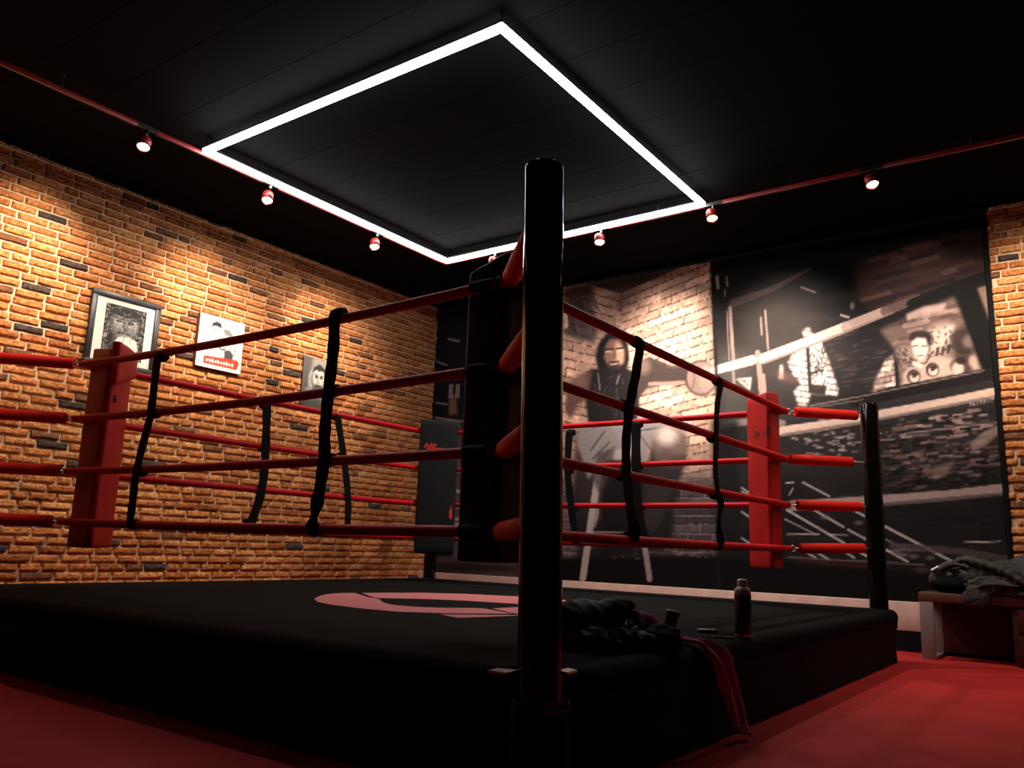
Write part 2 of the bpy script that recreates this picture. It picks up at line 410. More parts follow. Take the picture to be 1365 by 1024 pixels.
def brick_wall(name, org, U, length, height, z0=0, seed=1):
    """real brick slips standing proud of a mortar bed; U runs along the wall, N out of it"""
    rnd=random.Random(seed); U=Vector(U); N=Vector((0,0,1)).cross(U)*-1
    org=Vector(org); V=[];Fc=[];mi=[];cols=[]
    def addv(u,w,n): V.append(tuple(org+U*u+Vector((0,0,1))*w+N*n))
    C=.0595; nrow=int(height/C)+1
    # mortar bed
    for (u,w) in ((0,0),(length,0),(length,height),(0,height)): addv(u,w,0)
    Fc.append((0,1,2,3)); mi.append(1); cols+= [(0,0,0)]*4
    for (u,w) in ((0,0),(length,0),(length,height),(0,height)): addv(u,w,-.1)
    Fc += [(5,4,7,6),(0,4,5,1),(3,2,6,7),(0,3,7,4),(1,5,6,2)]; mi+= [1]*5; cols+=[(0,0,0)]*4
    for r in range(nrow):
        wa=r*C+.0065; wb=min(r*C+C-.0065, height)
        if wb-wa<.012: continue
        u=-rnd.uniform(0,.22)
        while u<length:
            L=rnd.choice([.19,.185,.195,.175,.16,.13,.095,.205,.19,.18])*rnd.uniform(.95,1.05)
            ua,ub=max(u,0),min(u+L,length); u+=L+.015
            if ub-ua<.03: continue
            d=.021+rnd.uniform(-.005,.005); tl=rnd.uniform(-.0025,.0025); tw=rnd.uniform(-.003,.003)
            nu=max(3,int((ub-ua)/.03)); nw=3
            t=rnd.random()
            if t<.03: c=(.060,.042,.036)
            elif t<.09: c=(.18,.075,.036)
            elif t<.30: c=(.37,.125,.040)
            elif t<.80: c=(.47,.18,.058)
            else: c=(.55,.245,.090)
            k=rnd.uniform(.85,1.15); c=tuple(x*k for x in c)
            b=len(V)
            sd=rnd.uniform(0,100)
            rows=[(0,0),(.0035,.72),(.008,1)]      # inset, height fraction
            # grid of (nu+1+4) x (nw+1+2) built from inset profile
            us=[(ua,0),(ua+.0022,.7)]+[(ua+.007+(ub-ua-.014)*i/nu,1) for i in range(nu+1)]+[(ub-.0022,.7),(ub,0)]
            ws=[(wa,0),(wa+.0022,.7)]+[(wa+.006+(wb-wa-.012)*i/nw,1) for i in range(nw+1)]+[(wb-.0022,.7),(wb,0)]
            for wj,hw in ws:
                for ui,hu in us:
                    h=min(hw,hu)
                    nz=math.sin(ui*61+sd)*math.sin(wj*143+sd*2.3+ui*47)*.7
                    nz2=math.sin(ui*33+sd*1.7+wj*90)*.6
                    n=-.002 if h==0 else (d*h+ (nz*.0034+nz2*.0030+tl*(ui-ua)/(ub-ua)+tw*(wj-wa)/(wb-wa))*h)
                    du=nz2*.0016; dw=(math.sin(ui*42+sd*3.1)+.6*math.sin(ui*97+sd*.7))*.0012
                    V.append(tuple(org+U*(ui+du)+Vector((0,0,1))*(min(wj+dw,height))+N*n)); cols.append(c)
            nn=len(us)
            for j in range(len(ws)-1):
                for i in range(nn-1):
                    Fc.append((b+j*nn+i,b+j*nn+i+1,b+(j+1)*nn+i+1,b+(j+1)*nn+i)); mi.append(0)
    me=bpy.data.meshes.new(name); me.from_pydata(V,[],Fc)
    me.materials.append(M['brick']); me.materials.append(M['mortar'])
    me.polygons.foreach_set('material_index',mi)
    me.polygons.foreach_set('use_smooth',[x==0 for x in mi]); me.update()
    colour_points(me, np.array(cols))
    return struct(link(name, me))
brick_wall('wall_left',(-1.9,WY,0),(1,0,0),WX+1.9,ZC,seed=3)
brick_wall('wall_right',(WX,YP,0),(0,-1,0),1.9,ZC,seed=5)
wb=MB(); wb.box((WX+.06,(WY+YP)/2,ZC/2),(.1,WY-YP,ZC)); struct(wb.build('wall_behind',M['black_paint']))
# low plinth under the mural: black kick board below, pale board above
k=MB(); k.box((4.355,(WY-1.9)/2,.0715),(.09,WY+1.9,.143)); struct(k.build('baseboard_right',M['black_paint']))
k=MB(); k.box((4.352,(WY-1.9)/2,.143+.10),(.096,WY+1.9,.20),bevel=.003)
struct(k.build('trim_1',M['pale_board']))
k=MB(); k.box((WX-.008,YP+.012,(.346+ZC)/2),(.03,.035,ZC-.346),bevel=.003); struct(k.build('trim_2',M['black_paint']))

# ================================================================== MURAL (two printed panels)
pt=Paint(555,255,1350,835,1.6,(24,23,25))
A_T=[(690,394),(752,383),(946.5,350),(956,555),(959,790),(690,790)]
pm=pt.pmask(A_T,.3)
pt.blend(pm,(70,62,60))
pt.bricks([(828,391),(952,338),(962,742),(828,748)],33,4.0,(202,168,150),(206,174,157),(56,36,32),mask=pm,joint=.1,var=.16)
pt.bricks([(690,352),(829,392),(829,748),(690,742)],31,4.6,(190,156,140),(198,166,150),(52,34,31),mask=pm,joint=.1,var=.16)
lowm=np.clip((pt.Y-612)/45,0,1)*pm
pt.bricks([(828,420),(962,420),(962,748),(828,748)],27,4.2,(84,76,80),(132,120,122),(44,38,42),mask=lowm)
pt.bricks([(690,420),(830,420),(830,748),(690,748)],29,5.4,(92,80,82),(136,122,122),(44,38,42),mask=lowm*.9)
# darker corner, dark hanging at upper left
pt.poly([(752,384),(790,377),(792,402),(770,412),(752,398)],(70,55,52),2.5,.85)
pt.poly([(752,398),(790,405),(796,440),(792,458),(770,452),(752,446)],(72,62,64),2.5,.85)
for k_ in range(16):
    x=752+rng.random()*40; y=392+rng.random()*60
    pt.line([(x,y),(x+rng.normal(4,5),y+rng.normal(9,4))],2.2,(120,100,96) if k_%2 else (40,34,36),.55)
pt.line([(753,412),(755,435)],5,(205,175,160)); 
pt.line([(829,372),(829,420)],2,(60,45,40),.5)
pt.ell(838,400,24,26,(80,60,54),1.2,.45)
# black gym floor in the picture
pt.poly([(690,742),(760,744),(800,740),(959,742),(959,800),(690,800)],(17,16,18),3)
pt.poly([(775,600),(905,625),(895,730),(850,745),(770,745),(765,690)],(34,30,33),4,.85)
for (x,y,n_) in ((830,736,40),(915,738,26),(760,735,14)):
    for i in range(n_):
        xx=x+rng.normal(0,14); yy=y+rng.normal(0,4); pt.line([(xx,yy),(xx+3+rng.random()*4,yy-1)],1.4,(150,128,126),.6)
# left leg and stool
pt.poly([(764,575),(800,570),(812,610),(800,650),(800,690),(783,705),(768,640)],(118,98,92),2.5,.9)
pt.poly([(770,600),(792,610),(790,700),(772,715),(764,660)],(46,40,42),3,.8)
pt.poly([(799,598),(846,601),(846,614),(800,613)],(176,164,162),1)
pt.line([(801,610),(790,680),(777,771)],9,(172,160,156)); pt.line([(842,612),(855,700),(866,772)],7.5,(150,138,136))
pt.poly([(806,616),(840,616),(846,742),(800,742)],(30,26,29),2,.9)
pt.line([(782,709.5),(852,709.5)],1.6,(180,170,168),.8)
pt.line([(797,680),(793,702)],2,(205,190,186),.8)
# trunks
pt.poly([(786,560),(812,553),(850,556),(892,560),(884,585),(866,600),(858,625),(846,600),(812,598),(800,618),(784,640),(772,600),(768,580)],(146,138,139),1.6)
for a_,b_ in (((788,600),(806,575)),((790,612),(812,590)),((800,620),(812,600)),((840,560),(868,600)),((792,570),(818,562)),((850,575),(880,570))):
    pt.line([a_,b_],2.6,(84,78,80),.7); pt.line([(a_[0]+3,a_[1]+2),(b_[0]+3,b_[1]+2)],2,(160,152,152),.6)
pt.poly([(796,605),(820,596),(812,640),(800,660),(790,640)],(80,70,72),2,.7)
# near knee and shin
pt.poly([(868,600),(880,575),(900,572),(914,590),(912,620),(900,650),(880,700),(866,715),(858,690),(862,640)],(58,52,54),2)
pt.ell(893,594,24,27,(124,106,101),.4); pt.ell(889,581,14,12,(214,198,190),1.0,.9); pt.ell(884,608,12,8,(96,82,78),1,.6)
pt.ell(904,616,12,10,(80,70,68),.9,.7)
# torso in a sleeveless hooded top
pt.poly([(787,492),(840,492),(852,505),(852,540),(848,562),(812,566),(784,562),(782,540),(776,512)],(40,36,38),1.5)
for k_ in range(40):
    x=790+rng.random()*55; y=500+rng.random()*55; pt.line([(x,y),(x+rng.normal(0,4),y+rng.normal(5,4))],1.6,(110,100,98) if k_%3 else (30,27,29),.4)
pt.line([(797,498),(800,520)],1.5,(170,160,155),.7); pt.line([(826,500),(822,512)],1.5,(170,160,155),.7)
# far arm
pt.poly([(790,494),(775,498),(763,508),(756,524),(752,545),(760,560),(770,540),(784,530)],(104,80,74),1.6); pt.ell(772,507,9,10,(140,112,104),.9,.6)
# near arm reaching to the glove
pt.poly([(842,500),(850,484),(866,477),(882,484),(896,490),(918,488),(924,500),(916,514),(880,514),(862,518),(852,530)],(74,62,59),1.5)
pt.line([(846,486),(866,477),(896,489),(920,487)],2,(40,32,31),.7); pt.ell(858,488,9,11,(140,118,108),.9,.7); pt.line([(866,512),(916,510)],5,(170,146,132),.8); pt.line([(868,500),(912,497)],5,(70,60,58),.6)
# glove
pt.ell(934,504,21,24,(70,56,52),.12); pt.ell(934.5,504,19,22,(142,122,114),.15); pt.ell(944,502,10,18,(182,162,152),.6,.7); pt.line([(922,486),(926,504),(922,520)],3,(120,100,92),.8)
pt.ell(940,510,8,12,(160,138,128),.6,.7)
# hood and face
pt.poly([(820,440),(808,446),(798,458),(794,476),(797,492),(812,498),(834,496),(839,478),(836,456),(829,444)],(34,29,31),1.2)
pt.poly([(812,452),(826,452),(833,466),(832,484),(824,492),(812,490),(805,478),(806,462)],(122,92,80),1.2)
pt.poly([(820,455),(828,460),(832,470),(831,484),(822,488)],(184,150,132),2,.85)
pt.line([(807,466),(817,465)],2.4,(40,30,28)); pt.line([(822,465),(831,464)],2.2,(50,38,34))
pt.line([(808,469),(816,469)],1.3,(225,205,195),.8); pt.line([(823,468),(830,467)],1.3,(235,215,205),.8)
pt.line([(819,466),(820,476)],1.8,(80,58,50),.7); pt.line([(813,483),(825,482)],2.2,(50,36,34),.9)
pt.ell(818,489,10,5,(48,38,36),.8,.8); pt.line([(814,486),(822,485)],1.5,(215,195,185),.7)
# sliver behind the ring pads at the far left: dark hall with chairs
LM=pt.pmask([(555,300),(690,300),(690,792),(555,792)],.3)
pt.blend(LM,(30,31,35)); pt.ell(606,470,40,90,(40,40,44),1.2,.6)
for a_,b_,w_ in (((582,482),(596,487),2),((581,537),(596,539),1.8),((581,557),(616,562),2.2),((598,452),(612,455),3)):
    pt.line([a_,b_],w_,(196,190,188),.8)
pt.poly([(598,528),(608,526),(610,552),(598,554)],(150,118,106),1.5,.8)
for x in (603,609,612,600): pt.line([(x,513),(x-1,530)],1.8,(210,196,190),.85)
pt.poly([(602,562),(616,562),(614,745),(602,745)],(120,112,110),2.5,.8)
for y in (600,628,655,676,692,699): pt.line([(604,y),(613,y)],4,(205,198,192),.8); pt.line([(604,y+5),(613,y+5)],1.5,(60,56,56),.8)
pt.poly([(577,742),(690,742),(690,790),(577,790)],(96,80,82),2)
pt.poly([(577,750),(620,750),(690,757),(690,762),(577,764)],(46,38,41),3,.9)
# ---- second panel
B_T=[(947,349),(1340,281),(1352,800),(959,800),(956.5,555)]
bmk=pt.pmask(B_T,.3)
pt.blend(bmk,(50,47,48))
gr=np.clip((pt.Y-(452-(pt.X-950)*.13))/110+.55,0,1)
pt.blend(bmk*(1-gr),(7,7,10))
pt.blend(bmk*np.clip((pt.Y-610)/60,0,1)*.75,(25,24,27))
pt.ell(1040,455,75,80,(92,84,80),1.0,.8)
pt.blend(bmk*np.clip((pt.noise((60,14),4)-.5)*2.2,0,1)*.35,(95,84,82))
# planked ceiling, upper right
up=[(1138,352),(1200,328),(1318,300),(1330,362),(1275,378),(1205,402),(1165,415),(1142,398)]
um=pt.pmask(up,3)
pt.blend(um,(62,42,40))
keep=pt.a.copy()
for k_ in range(46):
    x=1130+rng.random()*190; y=305+rng.random()*105; L=14+rng.random()*34
    c=[(36,24,25),(86,60,55),(48,33,33),(104,78,72),(24,18,20)][k_%5]
    pt.line([(x,y),(x+L,y-L*.27)],5+rng.random()*4,c,.6)
pt.a=keep+(pt.a-keep)*um[...,None]
pt.line([(978,404),(1030,385),(1080,358)],11,(104,88,84),.55,w2=4); pt.line([(1068,383),(1087,390)],2.4,(150,132,128),.8)
pt.line([(1121,420),(1131,423)],2.5,(220,205,200),.8); pt.ell(1136,408,3,5,(130,118,116),.6,.8)
for a_,b_,w_ in (((973,410),(978,486),4.5),((969,415),(972,480),1.5),((956,369),(957,384),4),((968.5,369),(969.5,381),2.4),((966,387),(966.5,395),1.6),
                 ((1014,423),(1015.5,446),2.4),((1020,414),(1024,466),2.6),((1010,470),(1016,532),7),((977,490),(979,520),4),((1018,500),(1020,526),4)):
    pt.line([a_,b_],w_,(206,178,166),.75)
pt.blend(pt.pmask([(958,470),(1000,470),(1000,560),(958,560)],8)*.4,(140,130,126))
pt.poly([(981,505),(1002,503),(1000,521),(990,513)],(222,210,200),.8); pt.line([(990,507),(998,515)],1.2,(60,54,52)); pt.line([(985,507),(999,508)],1,(80,70,68))
pt.poly([(1040,486),(1043,486),(1045,505),(1038,505)],(236,218,206),1); pt.poly([(1033,495),(1056,498),(1068,512),(1040,508)],(132,100,92),2.5,.6)
# lit white bricks with a poster
wm=pt.pmask([(1069,441),(1078,436),(1083,445),(1095,457),(1104,478),(1118,520),(1116,528),(1081,525),(1076,541),(1064,541),(1058,521),(1068,512),(1057,499),(1050,483),(1060,466),(1076,460)],1.2)
pt.bricks([(1040,428),(1124,440),(1124,556),(1040,540)],14,5,(240,230,222),(150,132,124),(96,80,74),mask=wm,var=.08,joint=.2)
pt.poly([(1074,463),(1080,461),(1084,512),(1102,514),(1100,526),(1078,524)],(70,62,62),.8)
pt.poly([(1079,462),(1095,457),(1102,513),(1082,512)],(222,212,206),.8)
for k_ in range(44):
    x=1082+rng.random()*15+(k_%4); y=464+rng.random()*46; pt.line([(x,y),(x+rng.normal(0,4),y+rng.normal(0,4))],1.5,(50,45,46),.75)
pt.line([(1076,440),(1082,448)],6,(180,160,152),.6)
# first pale rope
pt.line([(952,494),(1003,480)],11,(222,202,188),.95,w2=13); pt.line([(1018,478),(1080,455),(1128,436)],14,(226,206,192),.95,w2=14)
pt.line([(1128,436),(1180,415)],14,(176,154,146),.95,w2=13); pt.line([(1180,415),(1225,398)],13,(104,86,82),.9,w2=11)
pt.line([(1018,484),(1080,461),(1190,417)],3,(140,120,114),.7)
pt.line([(1215,405),(1275,382),(1335,361)],13,(22,19,20),.95,w2=15)
# framed collage of faces inside the picture
pm2=pt.pmask([(1172,440),(1272,395),(1311,494),(1240,510),(1160,528),(1168,500),(1195,470)],2.5)
pt.blend(pm2*.85,(132,110,104))
keep=pt.a.copy()
for k_ in range(70):
    x=1170+rng.random()*130; y=400+rng.random()*110; L=10+rng.random()*22
    pt.line([(x,y),(x+L,y-L*.22)],4+rng.random()*3,[(90,72,68),(176,150,140),(120,98,92),(64,50,50)][k_%4],.55)
pt.a=keep+(pt.a-keep)*pm2[...,None]
pt.poly([(1207,419),(1232,408),(1262,404),(1258,414),(1225,420),(1210,428)],(196,172,160),1,.8)
pt.bricks([(1160,478),(1197,470),(1197,522),(1160,528)],7,2.4,(206,182,172),(120,98,92),(70,56,54),mask=pt.pmask([(1180,480),(1194,470),(1197,516),(1164,524),(1166,510)],1.5))
pt.poly([(1191,472),(1196,470),(1199,514),(1194,516)],(46,40,40),.8)
pt.ell(1258,452,24,22,(190,168,156),.5,.85); pt.poly([(1236,445),(1272,432),(1262,470),(1240,474)],(214,194,182),2,.7)
for k_ in range(34):
    x=1236+rng.random()*34; y=436+rng.random()*38; pt.line([(x,y),(x+rng.normal(0,3),y+rng.normal(0,2.5))],2,(74,60,58),.7)
pt.ell(1284,456,17,20,(52,42,42),.5,.85); pt.ell(1292,455,9,9,(150,128,120),.8,.7)
pt.poly([(1203,498),(1222,478),(1250,474),(1300,484),(1309,491),(1202,516)],(212,190,178),2,.8)
pt.ell(1208,474,14,13,(170,148,138),.5,.8)
for k_ in range(40):
    x=1196+rng.random()*26; y=464+rng.random()*24; pt.line([(x,y),(x+rng.normal(0,2),y+rng.normal(0,2))],1.7,(58,48,48),.7)
pt.ell(1227,450,16,9,(58,46,46),.4,.95); pt.poly([(1234,445),(1241,449),(1240,464),(1234,460)],(58,46,46),1,.9)
pt.poly([(1214,456),(1222,450),(1234,451),(1238,464),(1234,476),(1227,481),(1219,476)],(226,210,200),1)
pt.line([(1217,462),(1223,461)],1.6,(60,50,48)); pt.line([(1229,461),(1235,461)],1.6,(60,50,48)); pt.line([(1226,462),(1227,469)],1.3,(150,130,122)); pt.line([(1222,474),(1231,474)],1.5,(90,74,70))
pt.line([(1215,478),(1224,486),(1234,484),(1240,474)],2,(90,76,72)); pt.line([(1218,484),(1228,488)],5,(236,224,216),.8)
for cx_,cy_ in ((1218,502),(1243,493)):
    pt.ell(cx_,cy_,9,9.5,(86,66,64),.15); pt.ell(cx_+1,cy_+1,6.5,7,(214,194,184),.3); pt.ell(cx_+1,cy_-3,5,3,(70,54,52),.5); pt.line([(cx_-2,cy_+1),(cx_+2,cy_+1)],1,(70,56,54))
pt.ell(1282,488,15,13,(78,60,58),.4,.9); pt.ell(1277,492,8,10,(216,196,186),.5,.9); pt.ell(1297,482,6,8,(190,168,160),.6,.8); pt.ell(1281,481,7,5,(50,40,40),.5,.9)
for k_ in range(9): pt.line([(1248+k_*2.6,464-k_*.6),(1249+k_*2.6,469-k_*.6)],1.4,(50,42,42),.9); pt.line([(1246+k_*2.6,470-k_*.5),(1247+k_*2.6,474-k_*.5)],1.4,(50,42,42),.9)
# black frame around the collage
pt.poly([(1271,381),(1299,371),(1316,415),(1330,470),(1340,520),(1312,498),(1290,440)],(20,18,19),1)
pt.poly([(1302,384),(1320,379),(1327,440),(1318,425)],(150,124,116),1,.85)
pt.line([(1140,536),(1200,522),(1312,500),(1338,494)],16,(32,29,30),.95); pt.line([(1080,541),(1150,528),(1312,494)],1.8,(176,158,150),.7); pt.line([(1064,547),(1150,533)],1.8,(150,134,128),.7)
# scattered light marks on the dark wall of the picture
for k_ in range(60):
    x=1085+rng.random()*95; y=440+rng.random()*85
    pt.line([(x,y),(x+4+rng.random()*12,y-1-rng.random()*3)],1+rng.random(),(132,116,112),.35)
for k_ in range(46):
    x=1076+rng.normal(30,22); y=585+rng.normal(0,10); pt.line([(x,y),(x+2+rng.random()*7,y+rng.normal(0,1.2))],1.5+rng.random()*1.6,(190,178,174),.6)
# second pale rope
pt.line([(955,567),(1000,562),(1043,574-10)],9,(170,156,150),.7); pt.line([(1043,575),(1100,567),(1146,559),(1174,553),(1260,537),(1336,521)],13,(208,186,174),.95,w2=13)
pt.line([(1043,580),(1146,564),(1336,527)],4,(120,104,98),.8)
# broken brick wall of the picture
for k_ in range(330):
    x=1172+abs(rng.random())*150; y=552+rng.random()**1.1*104-(x-1172)*.10+8
    fall=1-.0045*(y-548); L=3+rng.random()*15
    c=np.array([(176,148,142),(206,180,172),(140,108,106),(112,92,92),(26,23,25),(20,18,20)][k_%6])*max(fall,.45)
    pt.line([(x,y),(x+L,y-L*.09)],1.6+rng.random()*2.6,c,.75)
pt.poly([(1292,592),(1308,578),(1330,566),(1334,576),(1312,596),(1296,602)],(150,132,126),1.5,.8); pt.poly([(1240,624),(1276,612),(1262,632),(1244,642)],(138,118,114),2,.75)
pt.line([(1205,578),(1335,563)],1.8,(176,160,156),.75); pt.line([(1200,630),(1335,618)],1.2,(110,98,98),.5)
for k_ in range(7):
    x=1293+k_*4.8; y=542-k_*1.2; pt.line([(x,y),(x+.6,y-5)],1.5,(190,174,168),.7)
    pt.line([(x,y-2.6+(k_%3-1)*2),(x+2.6,y-3.1+(k_%2)*2)],1.3,(190,174,168),.65)
# third pale rope
pt.line([(1020,676),(1100,672),(1175,667),(1260,661),(1336,652)],14,(170,150,148),.92,w2=14); pt.line([(1100,677),(1175,673),(1336,659)],5,(92,82,84),.8)
pt.poly([(1020,662),(1052,660),(1052,690),(1020,690)],(30,28,30),2,.9)
# stair rails and floor lines
for a_,b_,w_ in (((1049,680),(1125,724),2.6),((1125,724),(1170,750),1.6),((1082,678),(1125,703),2.4),((1130,706),(1158,721),2.4),((1128,675),(1156,690),2.6),((1180,702),(1268,748),3),
                 ((1070,643),(1106,662),2),((1046,692),(1086,712),1.4),((1049,712.5),(1092,712),1.8),((1105,713),(1130,714),1.4),((1074,736),(1088,744),2.4),((1088,736),(1105,746),2.4),
                 ((1122,733),(1139,744),2.2),((1141,733),(1160,744),2.6),((1181,733),(1210,749),2.6),((1180,734),(1226,734),1.6),((1048,644),(1058,643),2),((1052,660),(1057,651),1.6),
                 ((988,650),(1000,658),2),((988,655),(1004,662),1.8),((988,682),(1003,692),2),((988,717),(1003,727),2),((1285,723),(1334,722),1.8),((1178,718),(1214,735),1.2)):
    pt.line([a_,b_],w_,(216,206,206),.85)
for k_ in range(50):
    x=990+rng.random()*330; y=690+rng.random()*45; pt.line([(x,y),(x+2+rng.random()*10,y+.4)],1,(110,98,100),.3)
for x,y in ((1100,690),(1145,697),(1205,740),(1218,742),(1240,744),(1196,738)): pt.ell(x,y,6,3,(150,128,128),1,.6)
pt.line([(1190,728),(1280,735),(1345,746)],9,(96,82,86),.8); pt.line([(1050,743),(1180,750),(1232,753)],2,(124,116,118),.85)
pt.line([(1066,750),(1180,757)],8,(92,34,48),.7,soft=6); pt.ell(1229,763,11,7,(110,78,80),1,.7)
pt.poly([(959,746),(1050,749),(1180,761),(1345,770),(1352,810),(959,800)],(15,14,16),2.5)
pt.poly([(948,560),(984,560),(986,745),(958,745)],(30,30,33),4,.8)
pt.poly([(946,350),(950,349),(960,560),(960,745),(957,745),(955,555)],(36,32,32),.4,.8)
pt.a*= (1+.10*(pt.noise(2.2,2)-.5))[...,None]
pt.a=np.clip(pt.a,0,255); pt.a=255*(pt.a/255)**1.2

def mural_col(P,u,v):
    x,y=px_np(P); return np.clip(pt.sample(x,y),0,255)
ZMU=.346
o=grid_panel('wall_mural',(WX-.006,WY-.014,ZMU),(0,-1,0),(0,0,1),WY-.014-YS-.001,ZC-ZMU-.004,270,245,.005,mural_col,M['mural'])
tag(o,'printed wall mural of a hooded boxer sitting on a stool against bricks','mural')
o=grid_panel('wall_mural',(WX-.006,YS-.001,ZMU),(0,-1,0),(0,0,1),YS-YP-.034,ZC-ZMU-.004,215,285,.005,mural_col,M['mural'])
tag(o,'printed wall mural of pale ring ropes and a collage of faces, beside the brick pier','mural')

# ================================================================== PICTURES on the brick wall
FY=WY-.018
def poster_pts(w,h): return Paint(0,0,w,h,1,(230,224,214))
root=thing('framed_poster','black framed black and white portrait print with wide cream mat on brick wall','picture',(.835,FY,1.87))
x0,x1,z0,z1=.565,1.105,1.835,2.395
x0,x1,z0,z1=.565,1.108,1.832,2.398
fr=MB(); fw_=.042
for (cx,cz,sx,sz) in (((x0+x1)/2,z1-fw_/2,x1-x0,fw_),((x0+x1)/2,z0+fw_/2,x1-x0,fw_),(x0+fw_/2,(z0+z1)/2,fw_,z1-z0-2*fw_),(x1-fw_/2,(z0+z1)/2,fw_,z1-z0-2*fw_)):
    fr.box((cx,FY-.016,cz),(sx,.032,sz),bevel=.004)
fr.build('frame',M['frame'],root)
b=MB(); b.box(((x0+x1)/2,FY-.008,(z0+z1)/2),(x1-x0-.07,.012,z1-z0-.07)); b.build('mat_board',M['matboard'],root)
p=Paint(0,0,120,160,1,(26,25,27))
for k_ in range(420):
    x,y=rng.random()*120,rng.random()*160
    if 18<x<104 and 12<y<150 and rng.random()<.6: continue
    g=40+rng.random()*190; p.line([(x,y),(x+rng.normal(0,6),y+rng.normal(0,6))],1+rng.random()*2.4,(g,g*.98,g*.95),.75)
p.ell(60,58,40,46,(120,118,116),.5); p.ell(40,50,12,18,(196,192,188),.7,.8); p.ell(84,56,13,20,(180,176,172),.7,.8)
p.ell(42,48,9,5,(22,20,22),.4); p.ell(76,48,9,5,(22,20,22),.4); p.line([(30,38),(52,40)],4,(16,15,16)); p.line([(66,40),(90,36)],4,(16,15,16))
p.line([(58,44),(55,70),(66,72)],3,(50,48,48)); p.line([(42,84),(60,80),(78,84)],4,(22,20,22)); p.ell(60,20,38,14,(28,26,28),.4,.9)
for k_ in range(160):
    x=60+rng.normal(0,24); y=54+rng.normal(0,26); g=[30,220,90,180][k_%4]; p.line([(x,y),(x+rng.normal(0,5),y+rng.normal(0,5))],1.6,(g,g,g*.97),.6)
p.poly([(34,112),(44,96),(74,90),(100,98),(106,124),(96,150),(52,152),(34,134)],(236,230,222),1.5); p.line([(62,94),(58,112)],2,(120,116,112)); p.line([(80,94),(80,110)],2,(150,146,142))
for k_ in range(14): p.line([(8+k_*8,151),(11+k_*8,157)],2.4,(220,216,210),.9)
pw,ph=.32,.40
grid_panel('print',((x0+x1)/2-pw/2+.005,FY-.0155,(z0+z1)/2-ph/2),(1,0,0),(0,0,1),pw,ph,90,110,.003,lambda P,u,v: p.sample(u/pw*120,(1-v/ph)*160),M['print'],root)

root=thing('canvas_picture','white canvas print of a boxer drawn in black with a red banner','picture',(1.65,FY,2.2))
x0,x1,z0,z1=1.44,1.872,1.985,2.430
c2=Paint(0,0,140,150,1,(240,236,228))
c2.poly([(66,34),(80,30),(98,34),(112,54),(116,84),(110,112),(96,120),(92,96),(84,72),(70,62)],(212,206,198),1)
c2.poly([(70,30),(92,30),(110,48),(112,60),(94,50),(78,48)],(100,98,100),1.5,.9)
c2.ell(52,38,15,18,(206,198,188),.15); c2.poly([(36,36),(38,22),(50,15),(64,18),(68,32),(62,30),(50,28),(42,30)],(22,22,26),.8)
c2.line([(42,38),(49,37)],2,(24,22,24)); c2.line([(45,41),(42,48),(46,49)],1.2,(80,74,72)); c2.line([(44,53),(51,53)],1.6,(50,44,44)); c2.line([(60,56),(68,66),(64,84)],3,(40,38,42)); c2.line([(66,62),(60,78)],4,(60,58,62),.8)
c2.line([(113,56),(116,88),(108,108)],2,(60,58,62)); c2.line([(86,72),(94,98)],2.2,(70,68,70)); c2.line([(60,84),(76,92),(84,88)],4,(26,26,30)); c2.line([(56,100),(66,108)],2,(40,38,40)); c2.line([(70,100),(78,116)],2,(60,56,58))
c2.poly([(82,92),(100,88),(110,100),(110,122),(84,122)],(58,60,68),1)
c2.poly([(22,118),(124,112),(132,118),(126,140),(22,140)],(176,52,34),1.2)
for k_ in range(10):
    x=31+k_*8.8; hgt=6+(k_*7%5); c2.ell(x+1,129,2.6,hgt*.55,(240,228,218),.3); c2.line([(x,133-hgt),(x+(k_*3%4),133)],2.0,(240,228,218)); c2.line([(x+3,131),(x+5.5,126+(k_%3)*2)],1.6,(240,228,218))
cw,chh=x1-x0,z1-z0
b=MB(); b.box(((x0+x1)/2,FY-.021,(z0+z1)/2),(cw,.042,chh),bevel=.003); b.build('stretcher_frame',M['canvas_edge'],root)
grid_panel('print',(x0+.002,FY-.0435,z0+.002),(1,0,0),(0,0,1),cw-.004,chh-.004,100,105,.001,lambda P,u,v: c2.sample(u/cw*140,(1-v/chh)*150),M['print'],root)

x0,x1,z0,z1=2.555,2.905,1.825,2.298
c3=Paint(0,0,100,136,1,(150,148,144))
c3.blend(np.clip(1-c3.Y/90,0,1)*.4,(190,188,182)); c3.poly([(0,0),(30,0),(14,136),(0,136)],(70,68,68),5,.7)
c3.ell(54,58,34,36,(205,202,196),.25); c3.ell(54,58,28,30,(90,88,88),.4,.7); c3.ell(54,52,20,26,(214,210,204),.3)
c3.ell(46,50,5,3,(40,38,40),.4); c3.ell(63,50,5,3,(40,38,40),.4); c3.line([(40,44),(50,46)],2.5,(50,48,50)); c3.line([(58,46),(68,44)],2.5,(50,48,50)); c3.line([(53,50),(50,64),(58,65)],2,(120,116,114)); c3.poly([(30,40),(36,24),(54,16),(72,24),(78,42),(70,32),(54,27),(40,32)],(48,46,48),1.2); c3.line([(42,76),(54,72),(66,76)],3,(30,28,30)); c3.ell(54,24,10,9,(60,58,58),.5)
c3.ell(54,84,22,14,(70,68,70),.5,.8)
for k_ in range(120):
    x=52+rng.normal(0,26); y=94+rng.normal(0,16); g=[24,200,70,140][k_%4]; c3.line([(x,y),(x+rng.normal(0,6),y+rng.normal(2,6))],1.8,(g,g,g),.6)
c3.a*=.86
c3.poly([(0,112),(100,108),(100,136),(0,136)],(52,50,52),5,.8)
root=thing('photo_board','unframed grey photo print of a face on brick wall, smallest of the three','picture',(2.73,FY,2.06))
cw3,ch3=x1-x0,z1-z0
